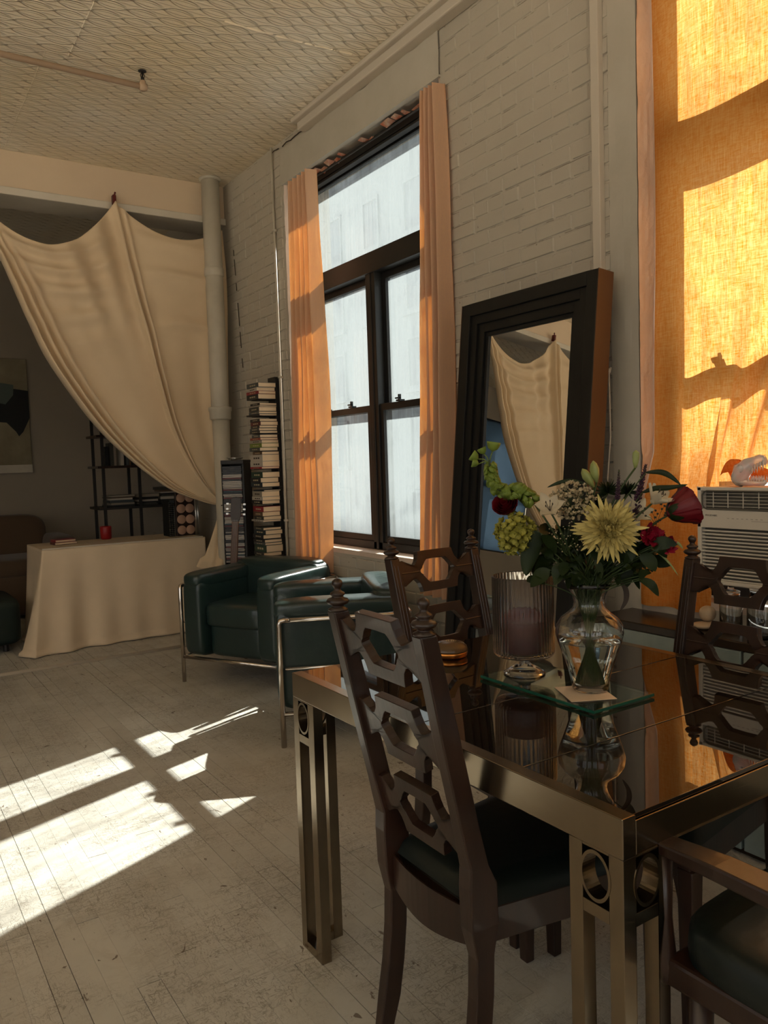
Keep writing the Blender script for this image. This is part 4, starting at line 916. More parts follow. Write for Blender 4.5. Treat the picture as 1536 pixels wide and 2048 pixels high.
def petal(mb, T, L, w, curl=.3, cup=.2, nu=5, nv=4, x0=0):
    # strip from the base along +x curling up to +z
    def f(u, v):
        a = u*curl*PI/2; s = (v-.5)*2; ww = w*math.sin(PI*min(1, .12+u*.86))**.7
        x = x0+L*(math.sin(a)/(curl*PI/2) if curl > .01 else u); z = L*((1-math.cos(a))/(curl*PI/2) if curl > .01 else 0)
        return T @ Vector((x, s*ww, z+cup*w*s*s))
    mb.grid(f, nu, nv)
camdir = lambda p: (Vector((0, 0, EYE))-p).normalized()
# big pale chrysanthemum
p = fp(1217, 1058, -.06); fl1 = flower('chrysanthemum', 'large pale yellow spiky chrysanthemum at the front of the bouquet')
stem(p-camdir(p)*.01).obj('stem', M['stem'], fl1, smooth=True)
pm = MB(); nrm = (camdir(p)+Vector((0, 0, .15))).normalized(); B = Matrix.Translation(p) @ frame_to(nrm); rnd = random.Random(3)
for ring in range(13):
    q = ring/12; cnt = int(lerp(12, 34, q)); L = lerp(.016, .070, q**.9); tilt = lerp(1.35, -.25, q**.8)
    for k in range(cnt):
        a = 2*PI*(k+.5*(ring % 2)+rnd.uniform(-.25, .25))/cnt
        T = B @ Matrix.Rotation(a, 4, 'Z') @ Matrix.Rotation(-(tilt+rnd.uniform(-.26, .24)), 4, 'Y')
        petal(pm, T, L*rnd.uniform(.72, 1.18), lerp(.0036, .0058, q), rnd.uniform(.35, .75) if q < .75 else rnd.uniform(.0, .45), .9, 5, 2, .003)
pm.obj('petals', M['mum'], fl1, smooth=True)['kind'] = 'stuff'
# hydrangea ball
def ballflower(name, lab, px_, py_, dd, R, m, n, ps, seed, cup=.5):
    p = fp(px_, py_, dd); f = flower(name, lab); stem(p).obj('stem', M['stem'], f, smooth=True)
    b = MB(); rnd = random.Random(seed)
    for i in range(n):
        z = 1-2*(i+.5)/n; ph = i*2.39996; d = Vector((math.sqrt(1-z*z)*math.cos(ph), math.sqrt(1-z*z)*math.sin(ph), z))
        c = p + d*R*rnd.uniform(.70, 1.12); T = Matrix.Translation(c) @ frame_to(d+Vector((rnd.uniform(-.4, .4), rnd.uniform(-.4, .4), rnd.uniform(-.4, .4)))) @ Matrix.Rotation(rnd.uniform(0, 6), 4, 'Z')
        for k in range(4): petal(b, T @ Matrix.Rotation(k*PI/2, 4, 'Z'), ps, ps*.5, .7, cup, 2, 2)
    b.obj('petals', m, f, smooth=True)['kind'] = 'stuff'; MB().puff(p.x, p.y, p.z, R*.72, R*.72, R*.72, 2, 14).obj('core', m, f, smooth=True); return f
ballflower('hydrangea', 'round yellow green frilly bloom hanging low at the bouquet\'s left', 1033, 1068, -.03, .040, M['hyd'], 150, .011, 5)
# roses
def rose(lab, px_, py_, dd, R, m, seed, face=None, lay=5):
    p = fp(px_, py_, dd); f = flower('rose', lab); stem(p).obj('stem', M['stem'], f, smooth=True)
    axis = face or (camdir(p)*.3+Vector((0, 0, 1))).normalized(); B = Matrix.Translation(p-axis.normalized()*R*.7) @ frame_to(axis); rnd = random.Random(seed); b = MB()
    for L in range(lay):
        q = (L+1)/lay; cnt = 3+L
        for k in range(cnt):
            a = 2*PI*(k+.37*L)/cnt + rnd.uniform(-.15, .15); op = q*.55
            def fn(u, v, a=a, q=q, op=op):
                s = (v-.5)*2; h = u; wid = 1.25*PI/cnt*(1.1-.12*u*u)
                rr = R*(.10+.75*q*(math.sin(PI*.5*min(1, h*1.25)))**.8) + R*op*.45*max(0, h-.65)**1.3*3
                z = R*(1.7*h*(1-.12*q) - .25*op*s*s*h) - (R*.55*max(0, h-.8)*op*3)
                an = a+s*wid; return B @ Vector((rr*math.cos(an), rr*math.sin(an), z+.0015*math.sin(s*7)))
            b.grid(fn, 7, 6)
    b.obj('petals', m, f, smooth=True); s_ = MB()
    for k in range(5): petal(s_, B @ Matrix.Rotation(k*1.2566, 4, 'Z'), R*.9, R*.18, .9, .2, 4, 2)
    s_.obj('sepals', M['leaf'], f, smooth=True); return f
rose('dark red rose at the far left of the bouquet beside the mirror frame', 1014, 1014, -.01, .030, M['rose'], 1, Vector((-.6, -.3, .5)))
rose('large dark red rose at the far right of the bouquet, facing the air conditioner', 1360, 1018, -.01, .044, M['rose'], 2, Vector((.85, -.45, .35)), 6)
for (x, y, R, lab) in ((1300, 1076, .030, 'crimson carnation right beside the big chrysanthemum'), (1333, 1092, .024, 'smaller crimson carnation low at the bouquet\'s right edge')):
    p = fp(x, y, -.04); f = flower('carnation', lab); stem(p).obj('stem', M['stem'], f, smooth=True); b = MB(); rnd = random.Random(x); B = Matrix.Translation(p) @ frame_to(camdir(p)+Vector((.5, -.2, .4)))
    for L in range(5):
        for k in range(9): T = B @ Matrix.Rotation(2*PI*k/9+L*.4, 4, 'Z') @ Matrix.Rotation(-lerp(1.3, .05, L/4), 4, 'Y'); petal(b, T, R*lerp(.55, 1.05, L/4)*rnd.uniform(.9, 1.1), R*.35, .5, 1.2*rnd.uniform(-1, 1), 4, 5)
    b.obj('petals', M['carn'], f, smooth=True)
# bells of Ireland
path = [fp(*q, -.02) for q in ((1120, 1085), (1085, 1030), (1062, 1000), (1040, 982), (1018, 984), (995, 978), (984, 958), (981, 938), (978, 920))]
bi = flower('bells_of_ireland', 'curving lime green bell flower stalk reaching up at the bouquet\'s left')
pp = [Vector(poly([tuple(q) for q in path], i/40)) for i in range(41)]
m = stem(path[0]); m.tube(pp, .0024, 7); m.obj('stem', M['stem'], bi, smooth=True)
b = MB(); rnd = random.Random(11)
for i in range(9, 37):
    for k in range(4):
        d = Vector((rnd.uniform(-1, 1), rnd.uniform(-1, 1), rnd.uniform(-1, 1))).normalized(); tn = (pp[min(i+1, 40)]-pp[i-1]).normalized(); d = (d-tn*d.dot(tn)).normalized()
        R = lerp(.0125, .0085, i/37); T = Matrix.Translation(pp[i]+d*.003) @ frame_to(d+tn*.4)
        b.lathe([(.0015, 0), (R*.6, R*.35), (R*.85, R*.9), (R*1.05, R*1.25)], 9, T=T, flute=.08, fn=5)
b.obj('bells', M['bells'], bi, smooth=True)['kind'] = 'stuff'
for (x, y, r) in ((956, 918, .013), (985, 903, .016), (968, 908, .011), (957, 928, .011)):
    q = fp(x, y, -.02); m = MB(); m.tube([pp[38], (pp[38]+q)/2+Vector((0, 0, .004)), q], .0012, 5); m.lathe([(.002, 0), (r*.7, r*.4), (r*.95, r), (r*1.0, r*1.35)], 12, T=Matrix.Translation(q) @ frame_to(q-pp[36]), flute=.1, fn=5); m.obj('tip_bell', M['bells'], bi, smooth=True)
# lily buds, white lilies
for (x, y, dx, L, lab) in ((1176, 956, -.6, .050, 'pale green lily bud leaning left above the bouquet'), (1190, 943, -.15, .050, 'pale green lily bud standing upright beside the leaning bud'), (1271, 918, .05, .040, 'slim closed lily bud highest at the bouquet\'s right')):
    p = fp(x, y, .0); f = flower('lily_bud', lab); d = (RV*dx+Vector((0, 0, 1))).normalized(); q = p-d*L*.5
    stem(q).obj('stem', M['stem'], f, smooth=True); m = MB(); T = Matrix.Translation(q) @ frame_to(d)
    m.lathe([(.003, 0), (.0085 if L > .045 else .006, L*.3), (.0105 if L > .045 else .0075, L*.6), (.007, L*.85), (.0008, L)], 18, T=T, flute=.12, fn=3); m.obj('bud', M['bud'], f, smooth=True)
def lily(lab, x, y, dd, R, face, seed, n=6):
    p = fp(x, y, dd); f = flower('white_lily', lab); stem(p).obj('stem', M['stem'], f, smooth=True); b = MB(); B = Matrix.Translation(p) @ frame_to(face); rnd = random.Random(seed)
    for k in range(n): petal(b, B @ Matrix.Rotation(2*PI*k/n+rnd.uniform(-.1, .1), 4, 'Z') @ Matrix.Rotation(-.75, 4, 'Y'), R*rnd.uniform(.9, 1.1), R*.27, -.55, .4, 6, 4)
    b.obj('petals', M['whitep'], f, smooth=True); a = MB()
    for k in range(5): t = 2*PI*k/5; a.tube([p, B @ Vector((.008*math.cos(t), .008*math.sin(t), R*.7))], .0007, 5); c = B @ Vector((.008*math.cos(t), .008*math.sin(t), R*.7)); a.lathe([(.0004, -.003), (.0016, 0), (.0004, .003)], 6, c)
    a.obj('stamens', M['chipd'], f)
lily('creamy white lily at upper right between purple spike and big red rose', 1303, 1008, -.03, .050, Vector((.2, -.5, .6)), 1)
lily('small creamy white lily at upper left above the hydrangea', 1100, 1022, -.05, .046, Vector((-.6, -.5, .5)), 2)
lily('white lily half hidden behind the big chrysanthemum\'s right side', 1268, 1030, -.01, .044, Vector((-.2, -.6, .3)), 3)
# sprays of tiny blossoms
def spray(name, lab, x, y, rx, ry, n, m, r, seed, dd=0):
    p = fp(x, y, dd); f = flower(name, lab); s = stem(p-Vector((0, 0, .03)), .0016); rnd = random.Random(seed); b = MB()
    for i in range(n):
        a = rnd.uniform(0, 2*PI); q = math.sqrt(rnd.random()); c = fp(x+rx*q*math.cos(a), y+ry*q*math.sin(a), dd+rnd.uniform(-.035, .03))
        if i % 3 == 0: s.tube([p-Vector((0, 0, .035)), (c+p)/2-Vector((0, 0, .012)), c], .0005, 4)
        d = Vector((rnd.uniform(-1, 1), rnd.uniform(-1, 1), rnd.uniform(-.2, 1))); T = Matrix.Translation(c) @ frame_to(d)
        if r > .003:
            for k in range(5): petal(b, T @ Matrix.Rotation(k*1.2566, 4, 'Z'), r, r*.42, .8, .3, 2, 2)
        else: b.lathe([(.0004, -r), (r, 0), (.0004, r)], 6, T=T)
    s.obj('stem', M['stem'], f); b.obj('blossoms', m, f, smooth=True)['kind'] = 'stuff'
spray('blossom_spray', 'spray of tiny cream waxflowers above the big chrysanthemum', 1145, 1002, 46, 38, 260, M['cream'], .0062, 4, -.02)
spray('filler_spray', 'thin dark spray of pale specks hanging below the tiny cream waxflowers', 1130, 1075, 40, 34, 70, M['cream'], .0018, 6, -.03)
spray('berry_spray', 'small dark round berries in front of the white lily', 1312, 1018, 26, 26, 14, M['berry'], .0029*1.0, 8, -.05)
# purple spike
def spike(lab, pts, m, seed, r0=.010):
    f = flower('flower_spike', lab); P = [fp(*q, -.01) for q in pts]; s = stem(P[0], .0018); s.tube(P, .0018, 6); s.obj('stem', M['stem'], f, smooth=True); b = MB(); rnd = random.Random(seed)
    for i in range(75):
        t = i/74; c = Vector(poly([tuple(q) for q in P], t)); a = i*2.4; r = r0*(1-.75*t)
        T = Matrix.Translation(c) @ frame_to(Vector((math.cos(a), math.sin(a), .7))); b.lathe([(.0008, 0), (r*.38, r*.5), (r*.28, r*.95), (.0004, r*1.25)], 6, T=T)
    b.obj('florets', m, f, smooth=True)['kind'] = 'stuff'
spike('dark purple flower spike standing up at the bouquet\'s upper right', ((1268, 1030), (1278, 990), (1286, 955), (1292, 930)), M['purple'], 1, .012)
spike('faint dull purple spike behind the lily buds', ((1235, 1000), (1237, 965), (1238, 940)), M['purple'], 2, .007)
# thistle greens
def tuft(lab, x, y, n, L, seed):
    p = fp(x, y, .01); f = flower('green_thistle', lab); stem(p).obj('stem', M['stem'], f, smooth=True); b = MB(); rnd = random.Random(seed)
    for i in range(n):
        d = Vector((rnd.uniform(-1, 1), rnd.uniform(-1, 1), rnd.uniform(-.3, 1.2))).normalized(); T = Matrix.Translation(p) @ frame_to(d) @ Matrix.Rotation(-PI/2, 4, 'Y'); petal(b, T, L*rnd.uniform(.6, 1.1), .0022, .2, .2, 3, 2)
    b.obj('spines', M['leaf'], f, smooth=True)['kind'] = 'stuff'
tuft('spiky green thistle behind the two lily buds', 1215, 985, 110, .032, 1); tuft('spiky green thistle between thistle and purple spike', 1255, 985, 100, .028, 2); tuft('low green fern tuft beside the cream waxflowers', 1190, 1012, 90, .030, 3)
# loose leaves, each a thing
def leafblade(lab, pts, w, dd=-.02, m='leaf', name='leaf_blade', side=None):
    P = [fp(*q, dd) for q in pts]; f = flower(name, lab, 'leaf'); n = 14; Q = [Vector(poly([tuple(q) for q in P], i/n)) for i in range(n+1)]
    s = stem(P[0], .0013); s.obj('stem', M['stem'], f, smooth=True); b = MB(); vs = []
    for i, q in enumerate(Q):
        t = (Q[min(i+1, n)]-Q[max(i-1, 0)]).normalized(); sd = t.cross(side or camdir(q)).normalized(); ww = w*math.sin(PI*min(1, .06+.94*i/n))**.8
        vs += [q+sd*ww, q+camdir(q)*ww*-.3, q-sd*ww]
    b.add(vs, [(i*3+k, (i+1)*3+k, (i+1)*3+k+1, i*3+k+1) for i in range(n) for k in (0, 1)]); b.obj('blade', M[m], f, smooth=True, solid=.0006)
leafblade('long arched leaf crossing the glowing curtain above the red rose', ((1292, 945), (1320, 944), (1340, 952), (1362, 970)), .0062)
leafblade('long flat leaf pointing right just above the big red rose', ((1285, 985), (1310, 977), (1340, 975), (1376, 969)), .0062)
leafblade('slim arched leaf pointing left in front of the mirror', ((1172, 968), (1145, 962), (1120, 965), (1094, 975)), .0050)
leafblade('big dark hanging leaf below the hydrangea', ((1075, 1062), (1066, 1090), (1056, 1120), (1052, 1152)), .020, -.05)
leafblade('slim stem leaf drooping right below the crimson carnations', ((1300, 1095), (1322, 1110), (1340, 1128), (1357, 1152)), .0022, -.03, 'bud')
leafblade('small pale pointed leaf right of the carnations', ((1335, 1082), (1348, 1084), (1358, 1088), (1366, 1098)), .0035, -.02, 'bud')
leafblade('narrow leaf hanging from stem below right of the chrysanthemum', ((1270, 1120), (1282, 1140), (1283, 1155), (1281, 1165)), .0035, -.02)
leafblade('thin twisted dry leaf hanging right of the vase neck', ((1230, 1150), (1250, 1175), (1252, 1200), (1240, 1222)), .006, .0, 'chipd')
rnd = random.Random(21)
for i in range(120):
    a = rnd.uniform(0, 2*PI); x = 1195+rnd.uniform(-105, 115); y = (1105 if i < 84 else 1135)+rnd.uniform(-45, 38) - .0008*(x-1190)**2*.6; 
    ex = x+(x-1190)*rnd.uniform(.1, .42)+rnd.uniform(-18, 18); ey = y+rnd.uniform(-45, 42)
    df = 0 if i < 84 else -.055
    P = [fp(x, y, df), fp((x+ex)/2+rnd.uniform(-6, 6), (y+ey)/2-6, df-.01), fp(ex, ey, df+rnd.uniform(-.05, .03))]
    f = flower('foliage_leaf', 'dark green leaf in the shadowed foliage just above the vase mouth', 'leaf', 'dark leaves filling the bouquet'); stem(P[0], .0012).obj('stem', M['stem'], f, smooth=True)
    Q = [Vector(poly([tuple(q) for q in P], k/8)) for k in range(9)]; vs = []; ww0 = rnd.uniform(.007, .017); sdv = Vector((rnd.uniform(-1, 1), rnd.uniform(-1, 1), rnd.uniform(-1, 1)))*.5+camdir(P[0])
    for k, q in enumerate(Q):
        t = (Q[min(k+1, 8)]-Q[max(k-1, 0)]).normalized(); sd = t.cross(sdv).normalized(); w_ = ww0*math.sin(PI*min(1, .05+.95*k/8)); vs += [q+sd*w_, q-sdv*w_*.2, q-sd*w_]
    b = MB(); b.add(vs, [(k*3+j, (k+1)*3+j, (k+1)*3+j+1, k*3+j+1) for k in range(8) for j in (0, 1)]); b.obj('blade', M['leaf'], f, smooth=True)
# ------------------------------------------------------------------ book tower
BX0, BX1, BY0, BY1 = 2.335, 2.470, 5.05, 5.235
def bz(yc): return 1.800-(yc-280)/1341.0
bt = thing('book_tower', 'slim black column bookshelf against the brick wall beside the window', 'bookshelf', (2.487, 5.14, 0))
MB().box(-.014, .020, -.055, .055, 0, bz(125)).obj('column', M['iron'], bt, bevel=.002)
MB().box(-.15, .02, -.12, .12, 0, .02).obj('base', M['iron'], bt, bevel=.002)
# stacks: (top, bottom in crop rows, [(thickness weight, cover, width factor)...] from the top)
K = dict(k=0, d=1, o=2, c=3, n=4, g=5, r=6, w=7, s=8, m=9, b=10, t=11)
stacks = [
 (185, 335, [(36, 's', 1), (28, 'w', .98), (24, 'm', .97), (40, 'k', 1)]),
 (372, 490, [(20, 'k', .78), (14, 'c', .86), (40, 'o', .9), (22, 's', .98), (16, 'k', 1.08)]),
 (518, 652, [(24, 'k', .86), (34, 'd', .9), (22, 'k', .9), (24, 's', .96), (22, 'o', .97)]),
 (664, 816, [(26, 's', .8), (20, 'r', .93), (28, 'c', .92), (36, 'g', 1.0), (30, 's', 1.02)]),
 (822, 982, [(24, 'b', .8), (52, 'w', .96), (44, 'w', 1.0), (16, 'm', 1.05)]),
 (1012, 1152, [(44, 't', .97), (38, 'k', 1.0), (34, 'n', 1.0)]),
 (1180, 1312, [(10, 'n', .84), (44, 'c', .94), (28, 'w', .97), (30, 'k', 1)]),
 (1335, 1478, [(40, 'm', .9), (34, 'b', .9), (28, 'o', .92), (14, 'w', 1.05)]),
 (1532, 1638, [(22, 'o', .99), (38, 'n', .97), (36, 'k', 1.02)]),
 (1645, 1800, [(26, 'k', .98), (20, 's', .97), (60, 't', .95), (30, 'k', 1.0)]),
 (1815, 1880, [(28, 'o', .95), (28, 's', 1)]),
]
cname = dict(k='black', d='dark maroon', o='olive grey', c='tan', n='navy', g='green', r='red orange', w='off white', s='grey', m='crimson', b='brown', t='teal black')
ordn = ['topmost', 'second', 'third', 'fourth', 'fifth', 'sixth', 'seventh', 'eighth', 'ninth', 'tenth', 'lowest']
pos = ['on top', 'second down', 'third down', 'fourth down', 'at the bottom']
for si, (yt, yb, bs) in enumerate(stacks):
    zt, zb = bz(yt), bz(yb); tot = sum(b[0] for b in bs); z = zb
    sh = MB(); sh.box(-.135, .0, -.085, .085, zb-.0042, zb-.0012); sh.obj('shelf_plate', M['iron'], bt)
    rnd = random.Random(si+5)
    for bi_, (w_, ck_, wf) in reversed(list(enumerate(bs))):
        h = (zt-zb)*w_/tot - .0008; ww = (BX1-BX0)*min(1.02, .9+.1*wf); ll = (BY1-BY0)*wf; a = rnd.uniform(-.07, .07)
        posn = 'at the bottom' if bi_ == len(bs)-1 else pos[bi_]
        rt = thing('book', '%s covered book %s of the %s stack in the tower' % (cname[ck_], posn, ordn[si]), 'book', (BX1-ww/2-rnd.uniform(0, .008), BY0+ll/2+rnd.uniform(-.004, .012), z), a, 'books stacked in the tower')
        cvm = cover(K[ck_]); c = MB(); t_ = min(.0018, h*.15)
        c.box(-ww/2, ww/2, -ll/2, ll/2, 0, t_); c.box(-ww/2, ww/2, -ll/2, ll/2, h-t_, h); c.box(-ww/2, -ww/2+.002, -ll/2, ll/2, t_, h-t_)
        c.obj('cover', cvm, rt); MB().box(-ww/2+.002, ww/2-.002, -ll/2+.002, ll/2-.002, t_, h-t_).obj('pages', M['pages'], rt)
        if h > .012:
            l = MB(); q = .25*ll
            for j in range(3): l.box(-ww/2-.0004, -ww/2+.0005, -q+j*q*.7, -q+j*q*.7+q*.5, h*.35, h*.62)
            l.obj('spine_title', M['cream'] if ck_ not in 'wc' else M['chipd'], rt)
        z += (zt-zb)*w_/tot
# ------------------------------------------------------------------ rack of discs
rk = thing('disc_rack', 'tall narrow black rack packed with thin disc cases beside the iron column', 'rack', (2.315, 5.47, 0), math.radians(-42))
m = MB(); m.box(-.082, -.074, -.08, .10, 0, 1.34); m.box(.074, .090, -.08, .10, 0, 1.34); m.box(-.082, .09, .09, .10, 0, 1.34); m.box(-.082, .09, -.085, .10, 1.315, 1.345); m.box(-.082, .09, -.08, .10, 0, .03)
m.obj('case', M['iron'], rk, bevel=.003)
T = Matrix.Translation((2.315, 5.47, 0)) @ Matrix.Rotation(math.radians(-42), 4, 'Z')
cdc = [mat('disc case grey', (.32, .29, .25), .4), mat('disc case black', (.03, .03, .03), .35), mat('disc case maroon', (.12, .03, .03), .4), mat('disc case pale', (.45, .42, .38), .4), mat('disc case teal', (.04, .07, .08), .4)]
cds = []; cdn = ['grey', 'black', 'maroon', 'pale', 'dark teal']
ORD = 'first second third fourth fifth sixth seventh eighth ninth tenth eleventh twelfth thirteenth fourteenth fifteenth sixteenth seventeenth eighteenth nineteenth twentieth'.split()
for v in range(5):
    me_ = MB().box(-.071, .071, -.07, .07, 0, .0095); o = me_.obj('disc_case', cdc[v]); cds.append(o)
rnd = random.Random(3); z = .60; i = 0
while z < 1.302:
    v = rnd.choice([0, 1, 1, 1, 2, 3, 3, 4, 1]); src = cds[v]
    if i < 5: o = cds[i]
    else: o = src.copy(); C.objects.link(o)
    o.matrix_world = T @ Matrix.Translation((rnd.uniform(-.002, .002), -.012+rnd.uniform(-.004, .003), z)); nb = int(round((1.302-z)/.0119)); hh = int(round((z-.6)/.0119)); wh = (ORD[nb]+' from the top') if nb < 20 else ((ORD[hh]+' from the lowest seen') if hh < 20 else 'in the middle, '+ORD[min(19, nb-20)]+' below the upper twenty'); tag(o, '%s disc case in the black rack, %s' % (cdn[v if i >= 5 else i], wh), 'disc case', 'disc cases in the black rack'); z += .0119; i += 1
co_ = MB(); co_.tube([T @ Vector((.05*math.cos(a*.7)+.01*math.sin(a*2.3), .05*math.sin(a*.7), 1.352+.006*math.sin(a*1.7)+.006)) for a in range(22)], .003, 5)
tag(co_.obj('coiled_cord', M['silver'], smooth=True), 'tangled pale cord lying on top of the disc rack', 'cord')
# ------------------------------------------------------------------ guitar
gu = thing('guitar', 'guitar standing upright behind the armchair, headstock and brown neck showing', 'guitar', (2.10, 5.17, 0), math.radians(-30)); gu.rotation_euler = (math.radians(-4), math.radians(4), math.radians(-30))
o1 = []
for k in range(36):
    a = 2*PI*k/36; r = .17+.03*math.cos(2*a)-.0; zz_ = .24+.24*math.sin(a); ww = (.19 if zz_ < .22 else .145)*math.cos(a)*(1-.28*gs(zz_, .30, .05)); o1.append((ww, zz_))
Tg = Matrix(((1, 0, 0, 0), (0, 0, 1, 0), (0, 1, 0, 0), (0, 0, 0, 1)))
MB().prism(o1, None, Tg, .09).obj('body', M['wood'], gu, bevel=.004)
m = MB(); m.box(-.024, .024, -.065, -.042, .42, .92); m.obj('neck', M['wood'], gu, bevel=.004)
m = MB(); m.prism([(-.024, .92), (.024, .92), (.036, .96), (.034, 1.08), (0, 1.09), (-.034, 1.08), (-.036, .96)], None, Matrix.Translation((0, -.05, 0)) @ Tg, .016); hd = m.obj('headstock', M['walnut'], gu, bevel=.002)
for s in (-1, 1):
    for j in range(3): m = MB(); m.tube([(s*.03, -.05, .97+j*.035), (s*.052, -.05, .97+j*.035)], .003, 6); m.box(s*.058-.008, s*.058+.008, -.056, -.044, .964+j*.035, .976+j*.035); m.obj('tuning_peg', M['silver'], hd)
m = MB()
for j in range(6): m.tube([(-.016+j*.0064, -.068, .93), (-.016+j*.0064, -.068, .2)], .0006, 4)
m.obj('strings', M['silver'], gu)
# ------------------------------------------------------------------ draped table
DX0, DX1, DY0, DY1, DZ = 1.075, 2.30, 6.11, 6.72, .742
dt = thing('work_table', 'narrow work table hidden under a cream cloth skirt', 'table', (0, 0, 0))
MB().box(DX0, DX1, DY0, DY1, DZ-.028, DZ).obj('tabletop', M['skirt'], dt, bevel=.003)
for x in (DX0+.05, DX1-.05):
    for y in (DY0+.05, DY1-.05): MB().box(x-.02, x+.02, y-.02, y+.02, 0, DZ-.028).obj('leg', M['iron'], dt)
def skirt(u, v):   # u round the visible sides: left side then front
    if u < .3:
        k = u/.3; x, y = DX0-.002, lerp(DY1, DY0, k); nx, ny = -1, 0; cor = gs(k, 1, .25)
    else:
        k = (u-.3)/.7; x, y = lerp(DX0, DX1, k), DY0-.002; nx, ny = 0, -1; cor = gs(k, 0, .16)
    out = v**1.4*(.035+.10*cor) + v*(.022*math.sin(u*50)+.014*math.sin(u*23+1)+.03*gs(u, .40, .03)+.025*gs(u, .50, .04))*(.35+.65*gs(u, .36, .2))
    z = lerp(DZ-.002, .006, v); dx = -.12*cor*v if u >= .3 else -.02*v
    if v > .96: out += .02
    return (x+nx*out+dx*(1 if u >= .3 else 1), y+ny*out-(.05*cor*v if u < .3 else 0), z)
sk = MB(); sk.grid(skirt, 160, 40)
def pool(u, v): return (.935+.30*u+.01*math.sin(v*9), 6.02-.035*math.sin(PI*u)*v+.012*math.sin(u*14)+.05*(1-v), .006+.014*math.sin(PI*v)+.006*math.sin(u*11+v*5))
sk.grid(pool, 30, 10)
sko = sk.obj('table_skirt', M['skirt'], smooth=True, solid=.0015); tag(sko, 'cream cloth skirt hanging to floor round the work table, pooling at its corner', 'tablecloth')
ru = MB(); ru.box(DX0+.0, DX1-.02, DY0-.004, DY0+.018, DZ+.001, DZ+.008); tag(ru.obj('wooden_ruler', M['beamlip'], bevel=.001), 'long wooden straightedge lying along the front edge of the draped table', 'ruler')
pp_ = MB(); pp_.box(1.45, 1.80, 6.18, 6.45, DZ+.001, DZ+.004); tag(pp_.obj('paper_sheet', M['paper']), 'large loose sheet of paper on the draped table', 'paper')
for i, (dz, x0, w_, c_) in enumerate(((.0, 1.22, .17, 1), (.019, 1.225, .155, 9))):
    z0 = DZ+.002+dz; b = thing('book', ('dark maroon lower book' if i == 0 else 'crimson upper book') + ' lying at the left end of draped table', 'book', (x0, 6.42, z0), .1)
    c = MB(); c.box(0, w_, 0, .12, 0, .002); c.box(0, w_, 0, .12, .0155, .0175); c.box(0, .003, 0, .12, .002, .0155); c.obj('cover', cover(c_), b); MB().box(.003, w_-.003, .003, .117, .002, .0155).obj('pages', M['pages'], b)
rc_ = MB(); p = at_y(211, 1050, 6.62); rc_.lathe([(.036, 0), (.043, .01), (.045, .10), (.042, .105), (.040, .10), (.038, .012), (.001, .01)], 28); tag(rc_.obj('red_pot', M['redp'], smooth=True, loc=(p.x, 6.62, DZ+.001)), 'dark red enamel pot at back of the draped table', 'pot')
# panel with six round discs, coils and tubes
pa = at_y(352, 1030, 6.35); pb = at_y(394, 1030, 6.35)
dp = thing('round_disc_display', 'upright dark panel with two columns of round peach discs on draped table', 'display', (pa.x, 6.35, DZ+.001), 0)
wd = pb.x-pa.x-.02
MB().box(0, wd, 0, .03, 0, .36).obj('board', M['walnut'], dp, bevel=.003)
for r_ in range(4):
    for c_ in range(2):
        x = wd*(.28+.46*c_); z = .048+r_*.088; T = Matrix.Translation((x, .0, z)) @ Matrix.Rotation(PI/2, 4, 'X')
        MB().lathe([(.001, .004), (.030, .004), (.033, .001), (.037, .004), (.037, -.001)], 28, T=T).obj('disc', M['peachdisc'], dp, smooth=True)
for k, (dx, lab) in enumerate(((-.006, 'pale tube standing right beside the disc panel'), (.012, 'second pale tube, right of the first beside disc panel'))):
    t = MB(); t.tube([(pb.x+dx-.01, 6.33, DZ+.002), (pb.x+dx-.01, 6.33, DZ+.33)], .008, 12); tag(t.obj('metal_tube', M['silver'], smooth=True), lab, 'tube')
cn = thing('wire_notebooks', 'wire bound notebooks leaning left of the disc panel', 'notebook', (pa.x-.055, 6.36, DZ+.001), 0)
for j in range(3):
    MB().box(j*.017, j*.017+.010, 0, .16, 0, .30-.02*j).obj('pad', M['ink'], cn); w_ = MB()
    for q in range(18): w_.tube([(j*.017+.005+.007*math.cos(a), -.002+.007*math.sin(a), .012+q*.0155) for a in (0, 1.5, 3, 4.5, 6)], .0014, 5)
    w_.obj('wire_binding', M['silver'], cn)
# ------------------------------------------------------------------ far room: shelf, sofa, painting
SY = 7.35
sa, sb = at_y(202, 860, SY), at_y(263, 960, SY)
shx0, shx1 = sa.x, sa.x+1.0
hz = [at_y(210, 870, SY).z, at_y(210, 932, SY).z, at_y(300, 1010, SY).z-.0, .45, .12]
su = thing('shelf_unit', 'open black metal shelving crowded with books and boxes in the dim far room', 'shelving', (shx0, SY, 0))
for x in (0, .32, .98):
    for y in (0, .34): MB().box(x-.012, x+.012, y-.012, y+.012, 0, 1.95).obj('upright', M['iron'], su)
for z in hz: MB().box(-.05, 1.0, -.02, .36, z-.022, z).obj('shelf', M['walnut'] if z > 1.2 else M['iron'], su)
rnd = random.Random(9)
def loose(name, lab, cat, x, y, z, sx, sy, sz, m, rz=0, grp=None):
    b = MB(); b.box(-sx/2, sx/2, -sy/2, sy/2, 0, sz); o = b.obj(name, m, loc=(shx0+x, SY+y, z+.001)); o.rotation_euler = (0, 0, rz); tag(o, lab, cat, grp); return o
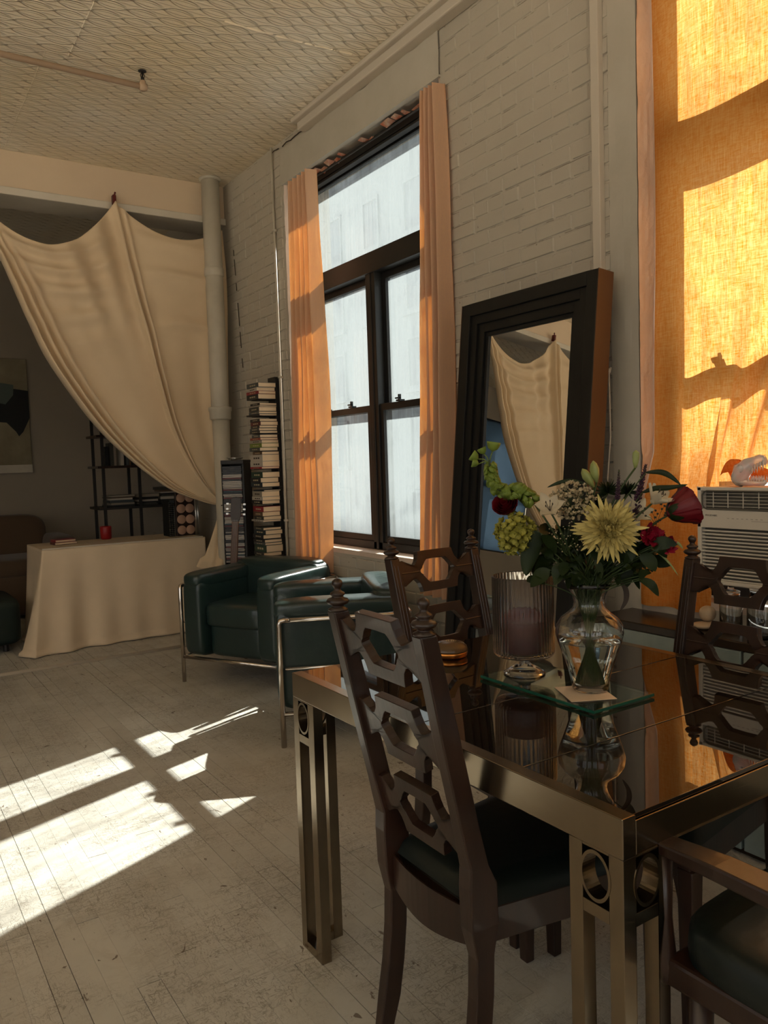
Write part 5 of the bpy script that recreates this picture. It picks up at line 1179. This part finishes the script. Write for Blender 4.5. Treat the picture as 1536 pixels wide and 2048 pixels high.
for zi, z in enumerate(hz):
    x = .03; lev = ['top', 'second', 'third', 'fourth', 'lowest'][zi]
    if zi in (0, 1, 3):
        jn = 0
        while x < .92:
            t_ = rnd.uniform(.016, .045); h = rnd.uniform(.15, .23)
            if rnd.random() < .78: jn += 1; loose('book', 'upright book on %s far shelf, %s from left' % (lev, ORD[min(jn, 20)-1] if jn < 21 else 'right end, '+ORD[jn-21]+' past the twentieth'), 'book', x+t_/2, .10, z, t_, .15, h, cover(rnd.choice([0, 2, 8, 3, 7, 4, 10, 1])), grp='upright books on the %s far shelf' % lev)
            x += t_+.002
    else:
        pn = 0
        while x < .85:
            w_ = rnd.uniform(.18, .28); zz2 = z; pn += 1
            for q in range(rnd.randint(6, 9)):
                h = rnd.uniform(.008, .028); loose('magazine', 'flat folder on %s far shelf, %s up in %s pile' % (lev, ORD[q], ORD[pn-1]), 'magazine', x+w_/2, .14, zz2, w_*rnd.uniform(.85, 1), .22, h, cover(rnd.choice([0, 7, 8, 3, 2, 10])), rnd.uniform(-.12, .12), 'flat piles on the %s far shelf' % lev); zz2 += h+.001
            x += w_+.02
pz_ = hz[1]
sf = thing('sofa', 'brown velvet sofa with rounded back along the wall of the dim far room', 'sofa', (.05, 7.55, 0))
MB().puff(.72, .45, .23, .80, .42, .20, 8, 32).obj('base', M['sofa'], sf, smooth=True)
for k in range(2): MB().puff(.36+.72*k, .36, .46, .355, .34, .09, 5, 32).obj('seat_cushion', M['sofa'], sf, smooth=True)
for k in range(2): MB().puff(.36+.72*k, .76, .66, .37, .14, .25, 4, 32).obj('back_cushion', M['sofa'], sf, smooth=True)
MB().puff(1.50, .42, .42, .11, .42, .30, 5, 32).obj('arm', M['sofa'], sf, smooth=True)
bn = thing('green_bench', 'low dark green upholstered bench at the left edge before the sofa', 'bench', (.28, 6.25, 0))
MB().puff(.30, .35, .22, .36, .36, .17, 8, 32).obj('seat', M['greenc'], bn, smooth=True)
for x in (.05, .55):
    for y in (.1, .6): MB().tube([(x, y, 0), (x, y, .08)], .02, 8).obj('foot', M['iron'], bn)
pa1 = at_y(52, 718, YF-.05); pa2 = at_y(56, 945, YF-.05)
pt = thing('painting', 'tall unframed cream painting with a loose black shape, partly cut by left edge', 'painting', (pa1.x, YF-.005, pa2.z))
ph_ = pa1.z-pa2.z; pw_ = .85
MB().box(-pw_, 0, -.045, 0, 0, ph_).obj('canvas', M['painting'], pt, bevel=.006)
def blob(pts, m, nm, dep): b = MB(); b.add([(-x*pw_, -dep, y*ph_) for x, y in pts], [tuple(range(len(pts)))]); return b.obj(nm, m, pt)
blob([(.0, .72), (.10, .73), (.22, .74), (.36, .66), (.5, .70), (.66, .62), (.8, .5), (.62, .47), (.42, .45), (.26, .44), (.16, .36), (.13, .32), (.08, .36), (.0, .48)], M['ink'], 'black_shape', .0465)
blob([(.16, .77), (.34, .79), (.5, .72), (.42, .62), (.26, .60), (.17, .68)], M['teal'], 'teal_patch', .0475)
blob([(.0, .0), (1, .0), (1, .07), (0, .07)], M['beamlip'], 'lower_band', .0470)
